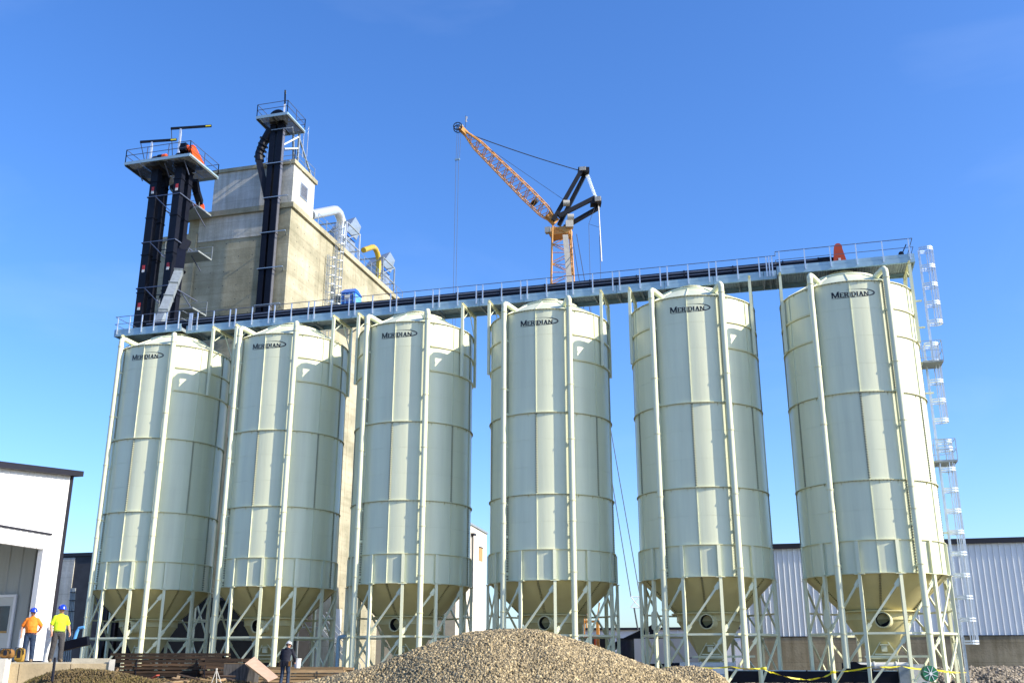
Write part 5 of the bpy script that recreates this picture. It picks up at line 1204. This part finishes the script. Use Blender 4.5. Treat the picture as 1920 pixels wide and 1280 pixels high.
standing('man in orange T-shirt, jeans and blue hard hat, one hand behind his back', 50, 1241, 31.9, .885, dict(shirt='hi_orange', pants='jeans', skin='skin', boot='boot', hair='hair'), R_(14), R_(38),
    {-1: ((-.30,.03,1.16),(-.275,-.08,.92),(0.05,-.1,-1),(0,-1,0)), 1: ((.30,.10,1.18),(.21,.18,1.02),(-.8,.2,-.4),(0,0,1))}, 1.2)
standing('man in yellow-green T-shirt, grey trousers and blue hard hat, looking right', 103, 1242, 32.1, .94, dict(shirt='hi_yellow', pants='grey_cloth', skin='skin', boot='boot', hair='hair'), R_(35), R_(28),
    {-1: ((-.255,.04,1.15),(-.235,-.07,.91),(0,-.15,-1),(0,-1,0)), 1: ((.275,.03,1.15),(.30,-.13,.93),(.15,-.3,-1),(0,-1,0))}, .3,
    legs={-1: ((-.095,0,.88),(-.12,.03,.48),(-.15,.08,.09)), 1: ((.095,0,.88),(.12,-.05,.48),(.13,-.02,.09))})
def bent_worker():
    p = atD(534, 1265, 43.8); t = thing('person', 'workman seen from behind in navy hooded top and jeans, head bent', 'person', (p.x,p.y,.32), 'people at work on the site', YAW+R_(172))
    b = Body()
    for sx in (-1, 1):
        b.limb([(.10*sx,.02,.88),(.13*sx,-.05,.48),(.15*sx,.04,.09)], [.105,.078,.068], 'pants'); b.limb([(.15*sx,.07,.045),(.17*sx,-.12,.04)], [.05,.046], 'boot'); b.ell((.15*sx,.04,.085), .062,.066,.06, 'boot')
    b.stack([(0,.03,.80,.13,.10),(0,.03,.88,.18,.13),(0,.02,1.0,.175,.13)], 'pants')
    b.stack([(0,.02,.96,.185,.14),(0,.0,1.08,.185,.135),(0,-.05,1.22,.20,.14),(0,-.11,1.36,.215,.135),(0,-.15,1.44,.19,.12),(0,-.18,1.49,.11,.09)], 'shirt')
    b.ell((0,-.10,1.47), .12,.09,.07, 'shirt'); b.limb([(0,-.17,1.46),(0,-.22,1.53)], [.06,.056], 'skin')
    for sx in (-1, 1):
        s0 = Vector((.20*sx,-.13,1.40)); e_ = Vector((.30*sx,-.20,1.12)); w_ = Vector((.25*sx,-.40,.98))
        b.limb([s0, e_, w_], [.082,.066,.05], 'shirt'); b.hand(w_, (-.25*sx,-.6,-.6), (0,0,1))
    q, M = head(b, (0,-.25,1.60), 0., .45)
    b.finish('body', dict(shirt='navy_cloth', pants='jeans', skin='skin', boot='boot', hair='hair'), t); face(t, q, M); hard_hat(t, q, 0., .45, 'hat_white')
    MB().lathe([(1,0),(1.05,.005),(1.05,.055),(1,.06)], 24).build('tool_belt', 'trim_black', t, (0,.02,.955)).scale = (.19,.145,1)
    for x, y, s_ in ((-.19,.07,1),(.19,.07,1),(.0,.16,.8),(-.12,.145,.8),(.12,.145,.8)): MB().box(x-.06*s_,x+.06*s_,y-.035,y+.035,.78,.97).build('tool_pouch', 'leather' if abs(x) > .15 else 'trim_black', t)
    return t
bent_worker()
p = atD(534, 1265, 43.8); t = thing('work_platform', 'low plank platform under the workman in navy', 'platform', (p.x,p.y,0), rz=YAW)
for k in range(5): MB().box(-.8,.8,-.5+k*.2,-.31+k*.2,.26,.315).build('plank', 'wood_light', t)
for x in (-.6,.6): MB().box(x-.1,x+.1,-.5,.5,0,.258).build('bearer', 'wood_dark', t)
# the pole the workman holds
t = thing('pry_bar', 'thin rusty bar held upright by the workman in navy', 'bar', (0,0,0)); q0 = atD(545,1246,43.45); MB().tube([(q0.x,q0.y,.32),(q0.x,q0.y,q0.z+.15)], .018, 6).build('shaft', 'boot', t); MB().tube([(q0.x,q0.y,q0.z+.15),(q0.x+.05,q0.y,q0.z+.2)], .018, 6).build('claw', 'boot', t)
